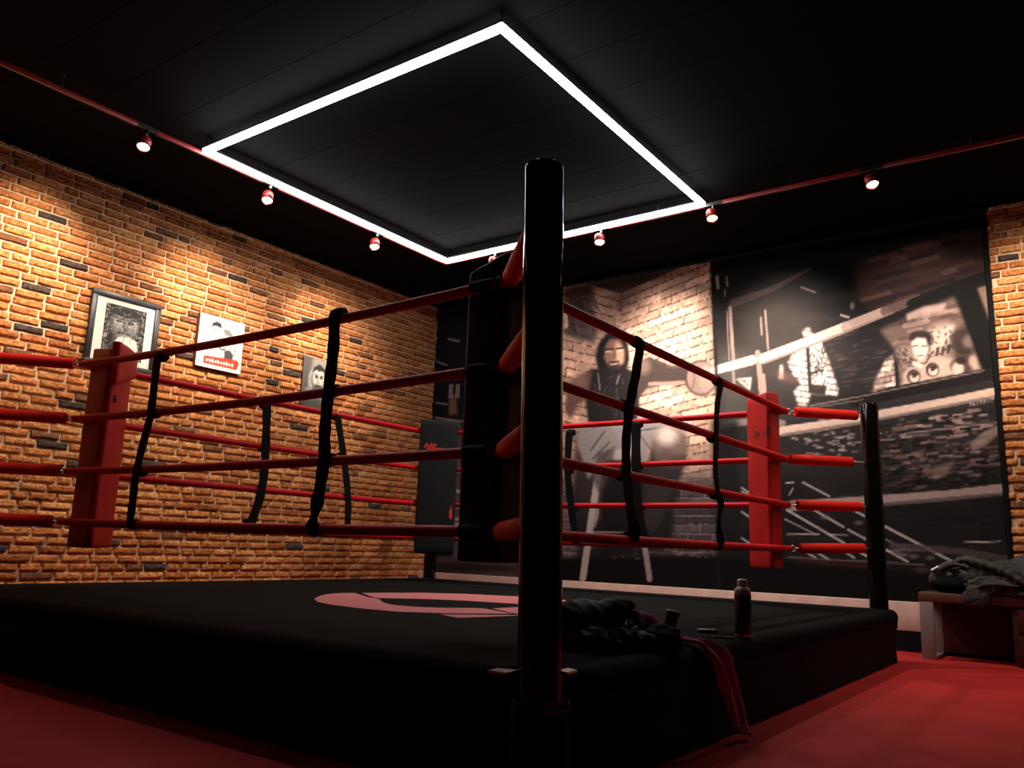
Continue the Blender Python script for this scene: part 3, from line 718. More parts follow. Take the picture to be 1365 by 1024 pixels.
b=MB(); b.box(((x0+x1)/2,FY-.009,(z0+z1)/2),(cw3,.018,ch3),bevel=.002); b.build('backing_board',M['frame'],root)
grid_panel('print',(x0+.002,FY-.0195,z0+.002),(1,0,0),(0,0,1),cw3-.004,ch3-.004,80,105,.001,lambda P,u,v: c3.sample(u/cw3*100,(1-v/ch3)*136),M['print'],root)

# ================================================================== RING PLATFORM
root=thing('ring_platform','low black canvas covered boxing ring platform on the red floor','ring platform',((PX0+PX1)/2,(PY0+PY1)/2,0))
def rounded_slab(x0,x1,y0,y1,z0,z1,r,flare=0,n=44):
    """perimeter profile swept round a rectangle with rounded corners"""
    mb=MB(); ring=[]
    R=.05
    def corner(cx,cyy,a0):
        return [(cx+R*math.cos(a0+PI/2*i/5),cyy+R*math.sin(a0+PI/2*i/5)) for i in range(6)]
    per=[]
    ch=.19     # the near corner is cut off where the post stands
    segs=[corner(x1-R,y1-R,0),corner(x0+R,y1-R,PI/2),[(x0,y0+ch),(x0+ch*.25,y0+ch*.75),(x0+ch*.75,y0+ch*.25),(x0+ch,y0)],corner(x1-R,y0+R,1.5*PI)]
    for i in range(4):
        per+=segs[i]; a=segs[i][-1]; b=segs[(i+1)%4][0]
        for k_ in range(1,n): per.append((a[0]+(b[0]-a[0])*k_/n,a[1]+(b[1]-a[1])*k_/n))
    cx,cyy=(x0+x1)/2,(y0+y1)/2
    prof=[]
    for i in range(7):
        an=PI/2*i/6; prof.append((-r+r*math.sin(an), z1-r+r*math.cos(an)))
    return per,prof,(cx,cyy)
per,prof,cc=rounded_slab(PX0,PX1,PY0,PY1,0,ZM,.045)
def sweep(per,prof,wave=0,cap=True,seed=0):
    mb=MB(); n=len(per); vs=[]
    # outward direction from polygon normals
    nor=[]
    for i in range(n):
        a=Vector(per[i-1]);b=Vector(per[(i+1)%n]); t=(b-a).normalized(); nor.append(Vector((t.y,-t.x)))
    for (off,z) in prof:
        for i in range(n):
            wv=0
            if wave:
                dn=(ZM-z)/ZM
                wv=wave*dn*(noise.noise(Vector((per[i][0]*3.1,per[i][1]*3.1,seed)))+.5*noise.noise(Vector((per[i][0]*9,per[i][1]*9,seed+4))))
            p=Vector(per[i])+nor[i]*(off+wv); vs.append((p.x,p.y,z))
    fs=[(j*n+i,j*n+(i+1)%n,(j+1)*n+(i+1)%n,(j+1)*n+i) for j in range(len(prof)-1) for i in range(n)]
    mb.add(vs,fs,0,True)
    if cap: mb.add(vs[:n],[tuple(range(n))],0)
    return mb
mb=sweep(per,prof+[(0.0,ZM-.07)]); mb.build('canvas_cover',M['canvas'],root)
mb=sweep(per,[(-.003,ZM-.06),(-.006,ZM-.11),(-.012,.2),(-.018,.12),(-.020,.05),(-.016,.006)],wave=.010,cap=False,seed=2); mb.build('apron',M['apron'],root)
# printed emblem on the canvas
lg=MB()
def emblem(pts):
    P=[at_z(q,ZM+.0012) for q in pts]; lg.add(P,[tuple(range(len(P)))],0)
def strip(top,bot):
    a=[at_z(q,ZM+.0012) for q in top]; b=[at_z(q,ZM+.0012) for q in bot]; n=len(a)
    lg.add(a+b,[(i,i+1,n+i+1,n+i) for i in range(n-1)],0)
# left limb of the ring letter
strip([(473,790.6),(459,790.6),(447,791),(436,792.2),(427,794.2),(420.5,797),(419.5,799.5),(424,802.5),(440,806),(480,811),(530,815.5),(587,817.4),(640,818),(684,818.3)],
      [(493,797),(500,797.8),(506,798.8),(507,800),(508.5,801.5),(511,803),(514,804.2),(519,805.5),(527,806.8),(545,808.4),(565,809.6),(591,810.3),(630,810.6),(644,811)])
strip([(482,790.5),(560,790.2),(620,791.8),(690,795.2),(752,799.8),(800,804),(832,807.6)],
      [(500,797.2),(560,798.4),(620,800.8),(690,805.2),(752,809.3),(790,810),(822,810.2)])
strip([(656,811.2),(690,809.4),(720,809.8),(752,812.2),(775,812)],[(690,818.6),(700,818.6),(725,818),(752,816.4),(770,813)])
strip([(587,819),(640,819.6),(690,820)],[(609,823.6),(645,822.6),(690,820.8)])
lg.build('emblem',M['logo'],root,label='dusty red emblem printed on the canvas')

# ================================================================== ROPES
rope_group='red ring ropes'
side_names={'L':'side facing the camera, from red left pad to black near pad'}
def sag_path(a,b,s,n=24):
    a,b=Vector(a),Vector(b); return [a+(b-a)*(i/n)+Vector((0,0,-s*4*(i/n)*(1-i/n))) for i in range(n+1)]
level=['top','second','third','lowest']
RR=.0205
def rope(a,b,s,label,tapes=(),group=None):
    path=sag_path(a,b,s); mid=path[len(path)//2]
    r=thing('ring_rope',label,'rope',mid)
    t=MB(); t.tube(path,RR,16); t.build('rope_cover',M['rope'],r)
    for (t0,t1) in tapes:
        q=MB(); q.tube([path[0].lerp(path[-1],t0)+Vector((0,0,0)),path[0].lerp(path[-1],(t0+t1)/2),path[0].lerp(path[-1],t1)],RR+.0045,14); q.build('end_tape',M['strap'],r,label='black tape around the rope end')
    return r
sagL=[.030,.022,.012,.008]
for i,z in enumerate(RZ):
    rope((0,.012,z),(0,RY,z),sagL[i],f'{level[i]} red rope on the ring side facing us, left of the near post',tapes=((.016,.052),(.006,.012)))
    rope((.012,0,z),(RX,0,z),.006,f'{level[i]} red rope from the near post to the bright red corner pad',tapes=((.006,.04),))
    rope((0,RY,z),(RX,RY,z),.006,f'{level[i]} red rope on the far ring side along the brick wall')
    rope((RX,0,z),(RX,RY,z),.006,f'{level[i]} red rope on the far ring side along the boxer mural')

# ================================================================== STRAPS (rope spacers)
def rope_at(side,q):
    return at_x(q,0) if side=='L' else at_y(q,0) if side=='R' else at_y(q,RY) if side=='FL' else at_x(q,RX)
def spacer(side,pts,w,label,pinch=None):
    """pts: where it crosses the ropes; an extra point between ropes bends the webbing"""
    along=Vector((0,1,0)) if side in('L','FR') else Vector((1,0,0))
    out=Vector((-1,0,0)) if side=='L' else Vector((0,-1,0)) if side=='R' else Vector((0,-1,0)) if side=='FL' else Vector((-1,0,0))
    P=[rope_at(side,q) for q in pts]
    r=thing('rope_spacer',label,'strap',P[-1])
    path=smooth_path([p+out*(RR+.004) for p in P],10)
    n=len(path); wid=[w*(1+.06*math.sin(i*.9)) for i in range(n)]
    sd=[(HR*.8-along*HR.dot(along)*0 if side=='R' else along)]*n
    if pinch:
        for i in range(n):
            t=i/(n-1)
            for (c,sg,wm) in pinch:
                k_=math.exp(-((t-c)/sg)**2); wid[i]*=1-(1-wm)*k_
                sd[i]=(along+out*1.2*k_).normalized()
    m_=MB(); m_.ribbon(path,wid,sd,.004); m_.build('webbing',M['strap'],r)
    for q in pts:
        p=rope_at(side,q)
        zr=min(RZ,key=lambda z:abs(z-p.z))
        if abs(zr-p.z)>.06: continue
        t=MB(); c=Vector((p.x,p.y,p.z)); h=w*.48
        t.tube([c-along*h,c-along*h*.5,c,c+along*h*.5,c+along*h],[RR+.004,RR+.007,RR+.008,RR+.007,RR+.004],14); t.build('rope_loop',M['strap'],r)
    return r
spacer('L',[(216,476),(207,551),(200,580),(188,629),(183,668),(179,699)],.066,'black webbing rope strap just beside the dark red pad under the framed poster')
spacer('L',[(452,419),(450,470),(444,521),(439,575),(438,613),(430,665),(421,706)],.068,'black webbing strap joining the ropes in front of the small grey photo',pinch=((.93,.06,.45),))
spacer('FL',[(353,541),(351,598),(346,653),(332,697)],.068,'black webbing strap on the brick wall side, below the boxer canvas')
spacer('FL',[(447,556),(455,608),(461,663),(460,710)],.062,'black webbing strap on the brick wall side, behind the near strap by the grey photo')
spacer('R',[(848,456),(841,500),(833,541),(828,590),(829,633),(834,680),(841,716)],.074,'wide black webbing strap crossing the seated boxer of the mural',pinch=((.985,.05,.5),))
spacer('R',[(956,508),(950,545),(949,584),(948,630),(952,659),(955,672),(952,700),(956,727)],.060,'black twisted webbing strap in front of the seam between both murals',pinch=((.55,.06,.8),(.82,.13,.3)))
spacer('FR',[(761,577),(759,628),(764,678),(770,722)],.062,'black webbing strap right beside the near post on the mural side')
spacer('FR',[(850,566),(850,622),(852,676),(860,718)],.075,'dark slate webbing strap on the mural side in front of the stool')

# ================================================================== POSTS
def post(bot,top,label,socket=True):
    bot,top=Vector(bot),Vector(top)
    r=thing('ring_post',label,'post',(bot.x,bot.y,0))
    ax=(top-bot).normalized(); L=(top-bot).length; R=.058
    m_=MB(); m_.lathe(bot,ax,[(R,0),(R,L*.5),(R,L-.01),(R-.002,L-.003),(R-.006,L)],48); m_.build('tube',M['post'],r)
    m_=MB(); m_.lathe(top-ax*.003,ax,[(R-.008,0),(R-.012,.006),(R-.03,.008)],40); m_.build('end_cap',M['post'],r)
    return r
NB,NT=Vector((-.452,-.486,0)),Vector((-.434,-.434,1.742))
d=(NT-NB)/(NT.z); 
rp=post(NB,NT,'tall black steel ring post nearest the camera, bolted at the platform corner')
# socket and clamp plates of the near post
m_=MB(); m_.lathe((NB.x,NB.y,.0),(0,0,1),[(.078,0),(.078,.250),(.075,.256),(.066,.256),(.066,.22)],40); m_.build('socket',M['plate'],rp)
for q0,q1,q2,q3 in (((650,893.5),(676,897),(690,893),(664,890.5)),((770,893.2),(757,896.5),(742,893.5),(757,890.5))):
    m_=MB(); P=[at_z(q,ZM+.004) for q in (q0,q1,q2,q3)]; Q=[p-Vector((0,0,.006)) for p in P]
    m_.add(P+Q,[(0,1,2,3),(7,6,5,4),(0,4,5,1),(1,5,6,2),(2,6,7,3),(3,7,4,0)]); m_.build('clamp_plate',M['steel'],rp,label='pale steel clamp plate')
# rating plate on the socket
nrm=Vector((.25,-.97,0)).normalized()
nrm=(CAM-Vector((NB.x,NB.y,CAM.z))).normalized(); nrm=(nrm+HR*.75).normalized()
cpl=Vector((NB.x,NB.y,.2))+nrm*.080; 
def on(q,off=0): return at_plane(q,cpl+nrm*off,nrm)
m_=MB(); P=[on(q,.002) for q in ((726.5,938.5),(757.5,932.2),(757.5,947.5),(726.5,955))]; Q=[p-nrm*.004 for p in P]
m_.add(P+Q,[(0,1,2,3),(7,6,5,4),(0,4,5,1),(1,5,6,2),(2,6,7,3),(3,7,4,0)]); pl_=m_.build('rating_plate',M['plate'],rp)
m_=MB()
def bar(a,b,w):
    a_,b_=on(a,.0028),on(b,.0028); t=(b_-a_).normalized(); n_=nrm.cross(t)*w*.5
    m_.add([a_-n_,b_-n_,b_+n_,a_+n_],[(0,1,2,3)])
for a,b in (((726.5,938.5),(757.5,932.2)),((757.5,932.2),(757.5,947.5)),((757.5,947.5),(726.5,955)),((726.5,955),(726.5,938.5))): bar(a,b,.0014)
for y0 in (941.2,952.2):
    for k_ in range(8):
        x=728.5+k_*3.4; y=y0-(x-728)*.21; bar((x,y),(x+2.2,y-.45),.0028 if k_%3 else .0018)
bar((741.5,943.6),(743,943.4),.002)
m_.build('lettering',M['plate_line'],pl_)

RPB=(3.572,-.432)
post((RPB[0],RPB[1],0),(RPB[0],RPB[1],1.676),'black steel ring post at the platform corner in front of the ring rope mural')
post((3.61,3.475,0),(3.61,3.475,1.68),'black steel ring post half hidden behind the slate corner pad near the brick wall')
post((-.46,3.50,0),(-.46,3.50,1.68),'black steel ring post past the dark red pad, outside the picture edge')

# ================================================================== TURNBUCKLES with red sleeves
def turnbuckle(c,p,z,z2,s0,s1,label):
    """c rope corner (x,y), p post axis (x,y)"""
    a=Vector((c[0],c[1],z)); b=Vector((p[0],p[1],z2)); d_=(b-a); d_n=d_.normalized(); b=b-d_n*.056
    r=thing('turnbuckle',label,'turnbuckle',a.lerp(b,.5))
    A=a.lerp(b,s0); B=a.lerp(b,s1)
    m_=MB(); L=(B-A).length
    m_.lathe(A,d_n,[(.017,0.012),(.017,0),(.030,0),(.0335,.006),(.0335,L*.5),(.0325,L-.006),(.029,L),(.012,L),(.012,L-.01)],22); m_.build('foam_sleeve',M['sleeve'],r)
    m_=MB(); m_.lathe(A-d_n*.004,d_n,[(.018,0),(.018,.01),(.010,.012)],14); m_.build('threaded_rod',M['steel'],r) if False else None
    m_=MB(); side=d_n.cross(Vector((0,0,1))).normalized()
    gap=(A-a).length
    m_.torus(a+d_n*max(.018,gap*.35),side,max(.014,gap*.28),.0045); m_.tube([a+d_n*gap*.5,A+d_n*.014],.006,8); m_.build('shackle',M['steel'],r)
    gap2=(b-B).length
    m_=MB(); m_.tube([B-d_n*.012,b+d_n*.004],.0042,8); m_.torus(B+d_n*gap2*.4,Vector((0,0,1)),min(.012,gap2*.3)+.004,.0035); m_.build('eye_bolt',M['steel'],r)
    return r
names=['topmost','second','third','lowest']
starts_r=[(.12,.93),(.035,.84),(.11,.935),(.12,.945)]
zr_=[0,.005,.010,.022]
for i,z in enumerate(RZ):
    turnbuckle((RX,0),RPB,z,z+zr_[i],*starts_r[i],f'{names[i]} red foam sleeved turnbuckle from bright red pad to post before the mural')
    tn=NB+(NT-NB)*(z/NT.z)
    turnbuckle((-.005,-.005),(tn.x,tn.y),z,z+.01,.07,.90,f'{names[i]} red sleeved turnbuckle running from the black near pad to the tall near post')
    turnbuckle((0,RY),(-.46,3.50),z,z+.006,.07,.92,f'{names[i]} red sleeved turnbuckle in front of the brick wall at the picture edge')
    turnbuckle((RX,RY),(3.61,3.475),z,z,.1,.9,f'{names[i]} red sleeved turnbuckle behind the slate corner pad')

# ================================================================== CORNER PADS
def pad(name,c,inward,w,t,z0,z1,off,material,label,topfn=None):
    """corner cushion: wedge shaped plan whose two short sides follow the ropes; w front width, t extra front depth, off apex clearance"""
    inw=Vector((inward[0],inward[1],0)).normalized(); al=Vector((0,0,1)).cross(inw)
    C0=Vector((c[0],c[1],0)); h=w/2; ap=.022
    pts=[(-h,off+h+t),(h,off+h+t),(h,off+h),(ap,off+ap),(-ap,off+ap),(-h,off+h)]
    # rounded outline
    per=[]; n=len(pts); rd=.012
    for i in range(n):
        p,a,b=Vector(pts[i]),Vector(pts[i-1]),Vector(pts[(i+1)%n])
        da,db=(a-p),(b-p); ra=min(rd,da.length*.4); rb=min(rd,db.length*.4); A=p+da.normalized()*ra; B=p+db.normalized()*rb
        for k_ in range(4): q=k_/3; per.append(A*(1-q)**2+p*2*q*(1-q)+B*q*q)
        m_=8 if (b-p).length>.1 else 2
        nb=Vector(pts[(i+1)%n])-db.normalized()*min(rd,db.length*.4)
        for k_ in range(1,m_): per.append(B.lerp(nb,k_/m_))
    cenp=sum((Vector(p) for p in per),Vector((0,0)))/len(per)
    r=thing(name,label,'corner pad',tuple(C0+inw*(off+h*.6)+Vector((0,0,z0))))
    mb=MB(); vs=[]; NZ=26; H=z1-z0
    lev=[(0,.86),(.004,.95),(.012,1)]+[(.012+(H-.024)*k_/NZ,1) for k_ in range(1,NZ)]+[(H-.012,1),(H-.004,.96),(H,.88)]
    for (zz,sc_) in lev:
        for p in per:
            q=cenp+(p-cenp)*sc_
            fr=max(0,(q.y-off-h*.8)/(h*.2+t)); bul=.009*fr*math.cos(q.x/h*PI/2*.95)*math.sin(PI*zz/H)**.5 if abs(q.x)<=h else 0
            wr=.0035*noise.noise(Vector((q.x*11,zz*6,q.y*11)))
            top=max(0,(zz-H*.9)/(H*.1))
            vs.append(C0+al*(q.x+wr)+inw*(q.y+bul+wr)+Vector((0,0,z0+zz+(topfn(q.x/h,(q.y-off)/(h+t))*top if topfn else 0))))
    m_=len(per)
    mb.add(vs,[(j*m_+i,j*m_+(i+1)%m_,(j+1)*m_+(i+1)%m_,(j+1)*m_+i) for j in range(len(lev)-1) for i in range(m_)],0,True)
    mb.add(vs[:m_],[tuple(range(m_))]); mb.add(vs[-m_:],[tuple(range(m_))])
    mb.build('cushion',material,r)
    return r,C0+inw*(off+h+t),inw,al,mb
s2=math.sqrt(.5)
# right pad
def rtop(u,v): return -.030*max(0,v-.35)*(1-.6*abs(u))+.010*(1-v)
rpd,cR,inR,alR,mR=pad('corner_pad',(RX,0),(-1,1),.290,.028,.555,1.690,.036,M['red_pad'],'bright red corner pad on the ropes in front of the ring rope mural',rtop)
# dark worn lettering
fR=cR+inR*.0475
bv=mR.bvh()
def decal(bvh,polys,off=.0022):
    mb=MB()
    for pl in polys:
        P=[]
        for q in pl:
            d_=ray(q); hit,nn,idx,dist=bvh.ray_cast(CAM,d_)
            if hit is None: P=[]; break
            if nn.dot(d_)>0: nn=-nn
            P.append(hit+nn*off)
        if len(P)>2: mb.add(P,[tuple(range(len(P)))])
    return mb
def stroke(a,b,w):
    dx,dy=b[0]-a[0],b[1]-a[1]; L=math.hypot(dx,dy) or 1; nx,ny=-dy/L*w/2,dx/L*w/2
    return [(a[0]+nx,a[1]+ny),(b[0]+nx,b[1]+ny),(b[0]-nx,b[1]-ny),(a[0]-nx,a[1]-ny)]
st=[stroke(a,b,1.5) for a,b in (((1003.5,574),(1006,573.5)),((1006,573.5),(1006.5,583)),((1006.5,583),(1005,585)),((1009,575),(1009.5,583)),((1009.5,583),(1011.5,576)),((1011.5,576),(1012.5,582.5)),
   ((1016,582),(1018.5,581.5)),((1018,576.5),(1019,582)),((1021.5,571.5),(1022,581.5)),((1020,576),(1023.5,575.5)),((1024.5,570.5),(1025,580.5)),((1027,568.5),(1027.5,579.5)),((1025,570.5),(1027,568.5)))]
decal(bv,st[:6]).build('lettering',M['dark_print'],rpd); decal(bv,st[6:]).build('lettering',M['dark_print'],rpd)
# left pad
def ltop(u,v): return .012*u-.02*v
lpd,cL,inL,alL,mL=pad('corner_pad',(0,RY),(1,-1),.330,.034,.548,1.685,.036,M['red_pad'],'dark red corner pad on the ropes in front of the framed poster',ltop)
bvL=mL.bvh()
decal(bvL,[[(139.5,518),(143,516),(145,527),(141.5,528)],[(150,528),(154,526),(155,536),(151,537)]]).build('tie_slot',M['strap'],lpd)
# folded cover over its top
def cvf(v):
    x,y,z=v; return (x+.006*noise.noise(Vector((z*14,x*9,2))),y+.006*noise.noise(Vector((x*16,z*12,5))),z+(.05*(x/.17) if z<0 else 0)+.01*noise.noise(Vector((x*20,1,z*9))))
m_=MB(); m_.box(tuple(cL-inL*.004+Vector((0,0,1.60))),(.352,.05,.20),bevel=.012,ax=(alL,inL,Vector((0,0,1))),cuts=5,fn=cvf); m_.build('cover',M['red_pad'],lpd)
# far pad
fpd,cF,inF,alF,mF=pad('corner_pad',(RX,RY),(-1,-1),.330,.03,.552,1.68,.036,M['slate_pad'],'dark slate corner pad at the far corner beside the brick wall')
bvF=mF.bvh()
decal(bvF,[stroke(a,b,2.0) for a,b in (((566,597),(569,591)),((569,591),(572,598)),((572,598),(575,591)),((575,591),(577,598)),((579,592),(579,598)),((579,592),(582,594)),((568,598),(592,598.5)))]).build('lettering',M['red_print'],fpd,label='red lettering')
decal(bvF,[[(598.5,682),(602,673),(603,690),(600.5,693),(598.5,690)]]).build('emblem',M['red_print'],fpd,label='small red mark')  # small red mark near the pad's right edge
# near pad: black, seen from outside
r=thing('corner_pad','black corner pad on the near ropes behind the tall near post','corner pad',(.12,.12,.58))
def nfn(v):
    x,y,z=v; h=1.12
    z2=z+(.03*(-y/.09)-.01 if z>h*.45 else 0)
    return (x+.004*noise.noise(Vector((z*5,y*8,1))),y,z2+ (.006*noise.noise(Vector((x*20,y*25,7))) if z>h*.45 else 0))
m_=MB(); m_.box((.12,.122,1.14),(.185,.185,1.12),bevel=.012,seg=3,cuts=5,fn=nfn); m_.build('cushion',M['black_pad'],r)
m_=MB(); m_.ribbon(smooth_path([(-.03,-.01,1.25),(-.03,-.02,1.2),(-.02,-.02,1.1),(-.03,-.01,1.02)],8),.02,Vector((.7,-.7,0)),.003); m_.build('tie_strap',M['strap'],r)

# ================================================================== LED FRAME
LX0,LX1,LY0,LY1,LZ=.56,3.03,.52,2.955,3.136
root=thing('ceiling_light','square frame of glowing white light bars hung under the black ceiling','ceiling light',((LX0+LX1)/2,(LY0+LY1)/2,LZ))
lw=.034
for (a,b,ax_) in (((LX0-lw/2,LY0),(LX1+lw/2,LY0),'x'),((LX0-lw/2,LY1),(LX1+lw/2,LY1),'x'),((LX0,LY0+lw/2),(LX0,LY1-lw/2),'y'),((LX1,LY0+lw/2),(LX1,LY1-lw/2),'y')):
    c=((a[0]+b[0])/2,(a[1]+b[1])/2,LZ); L=(b[0]-a[0]) if ax_=='x' else (b[1]-a[1])
    m_=MB(); m_.box((c[0],c[1],LZ-.001),(L,lw,.034) if ax_=='x' else (lw,L,.034),bevel=.005); bar_=m_.build('light_bar',M['led'],root)
    m_=MB(); m_.box((c[0],c[1],LZ+.024),(L,lw*.8,.014) if ax_=='x' else (lw*.8,L,.014)); m_.build('profile',M['led_body'],bar_)
for (x,y) in ((LX0,LY0),(LX1,LY0),(LX0,LY1),(LX1,LY1)):
    m_=MB(); m_.tube([(x,y,LZ+.02),(x,y,ZC+.001)],.004,8); m_.build('hanger',M['led_body'],root)

# ================================================================== TRACKS and SPOT LAMPS
TY,TX,TZ=3.015,3.085,3.140
root=thing('light_track','long red lamp track on the ceiling along the brick wall','lamp track',(.7,TY,TZ))
def rail(a,b,gaps):
    m_=MB(); ax='x' if a[1]==b[1] else 'y'; lo,hi=(a[0],b[0]) if ax=='x' else (b[1],a[1]); cur=lo
    for g in gaps+[hi+9]:
        e=min(g-.07,hi)
        if e>cur:
            m_.box(((cur+e)/2,a[1],TZ) if ax=='x' else (a[0],(cur+e)/2,TZ),((e-cur),.020,.030) if ax=='x' else (.020,(e-cur),.030),bevel=.003)
        cur=g+.07
    return m_
SX=[-.87,.18,1.13,2.21]; SYs=[2.45,1.395,.46,-.632,-1.66]
rail((-1.9,TY),(3.07,TY),SX).build('rail',M['track'],root)
for g in SX:
    m_=MB(); m_.box((g,TY,TZ+.004),(.142,.018,.026)); m_.build('joiner',M['dark_steel'],root)
root2=thing('light_track','long red lamp track on the ceiling along the mural wall','lamp track',(TX,.5,TZ))
rail((TX,3.03),(TX,-2.6),SYs[::-1]).build('rail',M['track'],root2)
for g in SYs:
    m_=MB(); m_.box((TX,g,TZ+.004),(.018,.142,.026)); m_.build('joiner',M['dark_steel'],root2)

for (x_,y_,r_) in [(x,TY,root) for x in (-1.6,-.35,.65,1.7,2.7)]+[(TX,y,root2) for y in (2.0,.9,-.1,-1.2,-2.3)]:
    m_=MB(); m_.tube([(x_,y_,TZ+.01),(x_,y_,ZC+.001)],.003,6); m_.build('hanger',M['led_body'],r_)
LAMP_E=215
def spot(lx,ly,lz,tx,ty,aim,label,energy,group,size=56,lens_dir=None,spill=.22,spill_dir=(0,0,-1),spill_size=155,colr=(1,.80,.60)):
    """lamp whose lens sits at lx,ly,lz; hangs from the track at tx,ty"""
    r=thing('spot_lamp',label,'spot lamp',(tx,ty,TZ-.015),group)
    L=Vector((lx,ly,lz)); d_=(Vector(aim)-L).normalized(); ld=Vector(lens_dir).normalized() if lens_dir else d_
    back=L-ld*.072
    m_=MB(); m_.lathe(back,ld,[(.02,0),(.036,.004),(.040,.012),(.040,.077),(.0375,.077),(.036,.066)],28); h=m_.build('housing',M['lamp_red'],r)
    m_=MB(); m_.lathe(L-ld*.005,ld,[(.0005,.009),(.02,.007),(.0365,0)],28); m_.build('lens',M['lens'],h)
    m_=MB(); m_.tube([(tx,ty,TZ-.02),(tx,ty,back.z+.03),tuple(back+ld*.03)],.006,8); m_.lathe((tx,ty,TZ-.034),(0,0,1),[(.014,0),(.014,.020)],16); m_.build('stem',M['dark_steel'],r)
    ldt=bpy.data.lights.new('spot_light','SPOT'); ldt.energy=energy; ldt.color=colr; ldt.spot_size=math.radians(size); ldt.spot_blend=1.0; ldt.shadow_soft_size=.025
    lo=bpy.data.objects.new('spot_light',ldt); COL.objects.link(lo); lo.location=L+ld*.03
    lo.rotation_euler=d_.to_track_quat('-Z','Y').to_euler()
    # wide spill of the same lamp, straight down
    sp_=ldt.copy(); sp_.energy=energy*spill; sp_.spot_size=math.radians(spill_size)
    l2=bpy.data.objects.new('spill_light',sp_); COL.objects.link(l2); l2.location=L+ld*.03; l2.rotation_euler=Vector(spill_dir).to_track_quat('-Z','Y').to_euler()
    return r
lab=['spot lamp on the red track past the left picture edge','red spot lamp hanging left of the glowing light frame','red spot lamp under the light frame bar, above the boxer canvas','red spot lamp under the light frame bar, above the small grey photo']
hot=[-.9,.05,1.50,2.82]
for i,x in enumerate(SX):
    spot(x,3.035,3.020,x,TY,(hot[i],WY,2.45),lab[i],LAMP_E,'brick wall spot lamps',lens_dir=(-.28,-.30,-1),spill=.36,spill_dir=(0,.85,-1),spill_size=108)
lab2=['red spot lamp in the far corner of the light frame','red spot lamp above the seated boxer mural','red spot lamp just under the light frame corner, above the mural seam','red spot lamp above the collage of faces in the mural','red spot lamp past the right picture edge, above the brick pier']
hy=[2.5,1.47,.40,-.66,-1.40]; en=[.12,1.45,.85,.58,.7]
for i,y in enumerate(SYs):
    spot(3.06,y,3.020,TX,y,(WX,hy[i],2.40),lab2[i],LAMP_E*en[i]*1.1,'mural wall spot lamps',lens_dir=(-.28,-.24,-1),spill=.42,spill_dir=(.30,0,-1),spill_size=150,colr=(1,.86,.73) if i<4 else (1,.80,.60))

# ================================================================== THINGS LYING ON THE CANVAS
def crumple(mb,c,rad,axes=None,amp=.25,freq=7,seed=0,floor=None,sub=4,mi=0,ridge=.6,crease=0,cdir=(1,.35,.2)):
    bm=bmesh.new(); bmesh.ops.create_icosphere(bm,subdivisions=sub,radius=1)
    X,Y,Z=axes if axes else (HR,HF,Vector((0,0,1))); c=Vector(c)
    out=[]
    for v in bm.verts:
        n=v.co.normalized(); w=Vector((n.x*rad[0],n.y*rad[1],n.z*rad[2]))
        q=w*freq+Vector((seed*3.7,seed*1.3,seed*2.1))
        a=noise.noise(q); rg=1-abs(noise.noise(q*1.7+Vector((5,9,1))))*2; f2=noise.noise(q*3.1)
        k_=1+amp*(a*.9+ridge*(rg-.4)*.6+.25*f2)
        if crease:      # long soft folds running across the cloth
            cv=Vector(cdir); ph=w.dot(cv)*1.0; wq=noise.noise(w*6+Vector((seed,2,7)))
            k_+=crease*((1-abs(math.sin(ph*freq*4.2+wq*5+seed)))**1.6-.35)*(.6+.6*noise.noise(w*9+Vector((3,seed,1))))
        p=c+X*w.x*k_+Y*w.y*k_+Z*w.z*k_
        if floor is not None and p.z<floor: p.z=floor+.0005
        out.append(p)
    bm.verts.index_update()
    mb.add(out,[tuple(v.index for v in f.verts) for f in bm.faces],mi,True); bm.free()
O=at_z((825,868),ZM)
def lp(u,v,z): return O+HR*u+HF*v+Vector((0,0,z))
tilt=Matrix.Rotation(math.radians(-20),3,HF)
jk=thing('jacket','black sports jacket heaped on the canvas beside the near post','jacket',(O.x,O.y,ZM))
m_=MB(); crumple(m_,lp(-.11,.10,.065),(.125,.10,.088),amp=.10,freq=9,seed=1,floor=ZM+.001,sub=5,crease=.07,cdir=(1,.4,.9))
crumple(m_,lp(-.035,.12,.098),(.105,.08,.050),axes=(tilt@HR,HF,tilt@Vector((0,0,1))),amp=.14,freq=10,seed=2,floor=ZM+.001,sub=5,crease=.07,cdir=(1,.4,.9))
crumple(m_,lp(.045,.09,.055),(.05,.07,.075),amp=.2,freq=10,seed=8,floor=ZM+.001)
m_.build('body',M['jacket'],jk); bj=m_.bvh()
m2=MB(); crumple(m2,lp(-.07,.015,.028),(.155,.075,.040),amp=.45,freq=16,seed=3,floor=ZM+.001,sub=5,crease=.22,cdir=(1,.5,1.2)); crumple(m2,lp(.02,.03,.03),(.11,.07,.042),amp=.35,freq=14,seed=5,floor=ZM+.001,sub=5,crease=.22,cdir=(1,.5,1.2))
m2.build('sleeve',M['jacket'],jk)
m3=MB(); crumple(m3,lp(.135,.07,.028),(.085,.06,.045),amp=.35,freq=14,seed=6,floor=ZM+.001,sub=5,crease=.22,cdir=(1,.5,1.2)); m3.build('hood',M['lining'],jk)
allb=MB()
for mm in (m_,m2,m3): allb.add(mm.v,mm.f)
ba=allb.bvh()
decal(ba,[stroke(a,b,w) for a,b,w in (((829,826),(836,835),4),((833,824),(843,831),3.5),((837,824),(834,835),2.5),((840,826),(842,833),3))],.004).build('chest_print',M['white_print'],jk,label='white print')
decal(ba,[[(792,846),(794,845),(797,847),(797.5,850),(795,851),(792.5,849)]],.004).build('snap_button',M['steel'],jk)
decal(ba,[stroke((847,834),(848,838),1.8),stroke((848,838),(845,844),1.8)],.004).build('zip_pull',M['dull'],jk)
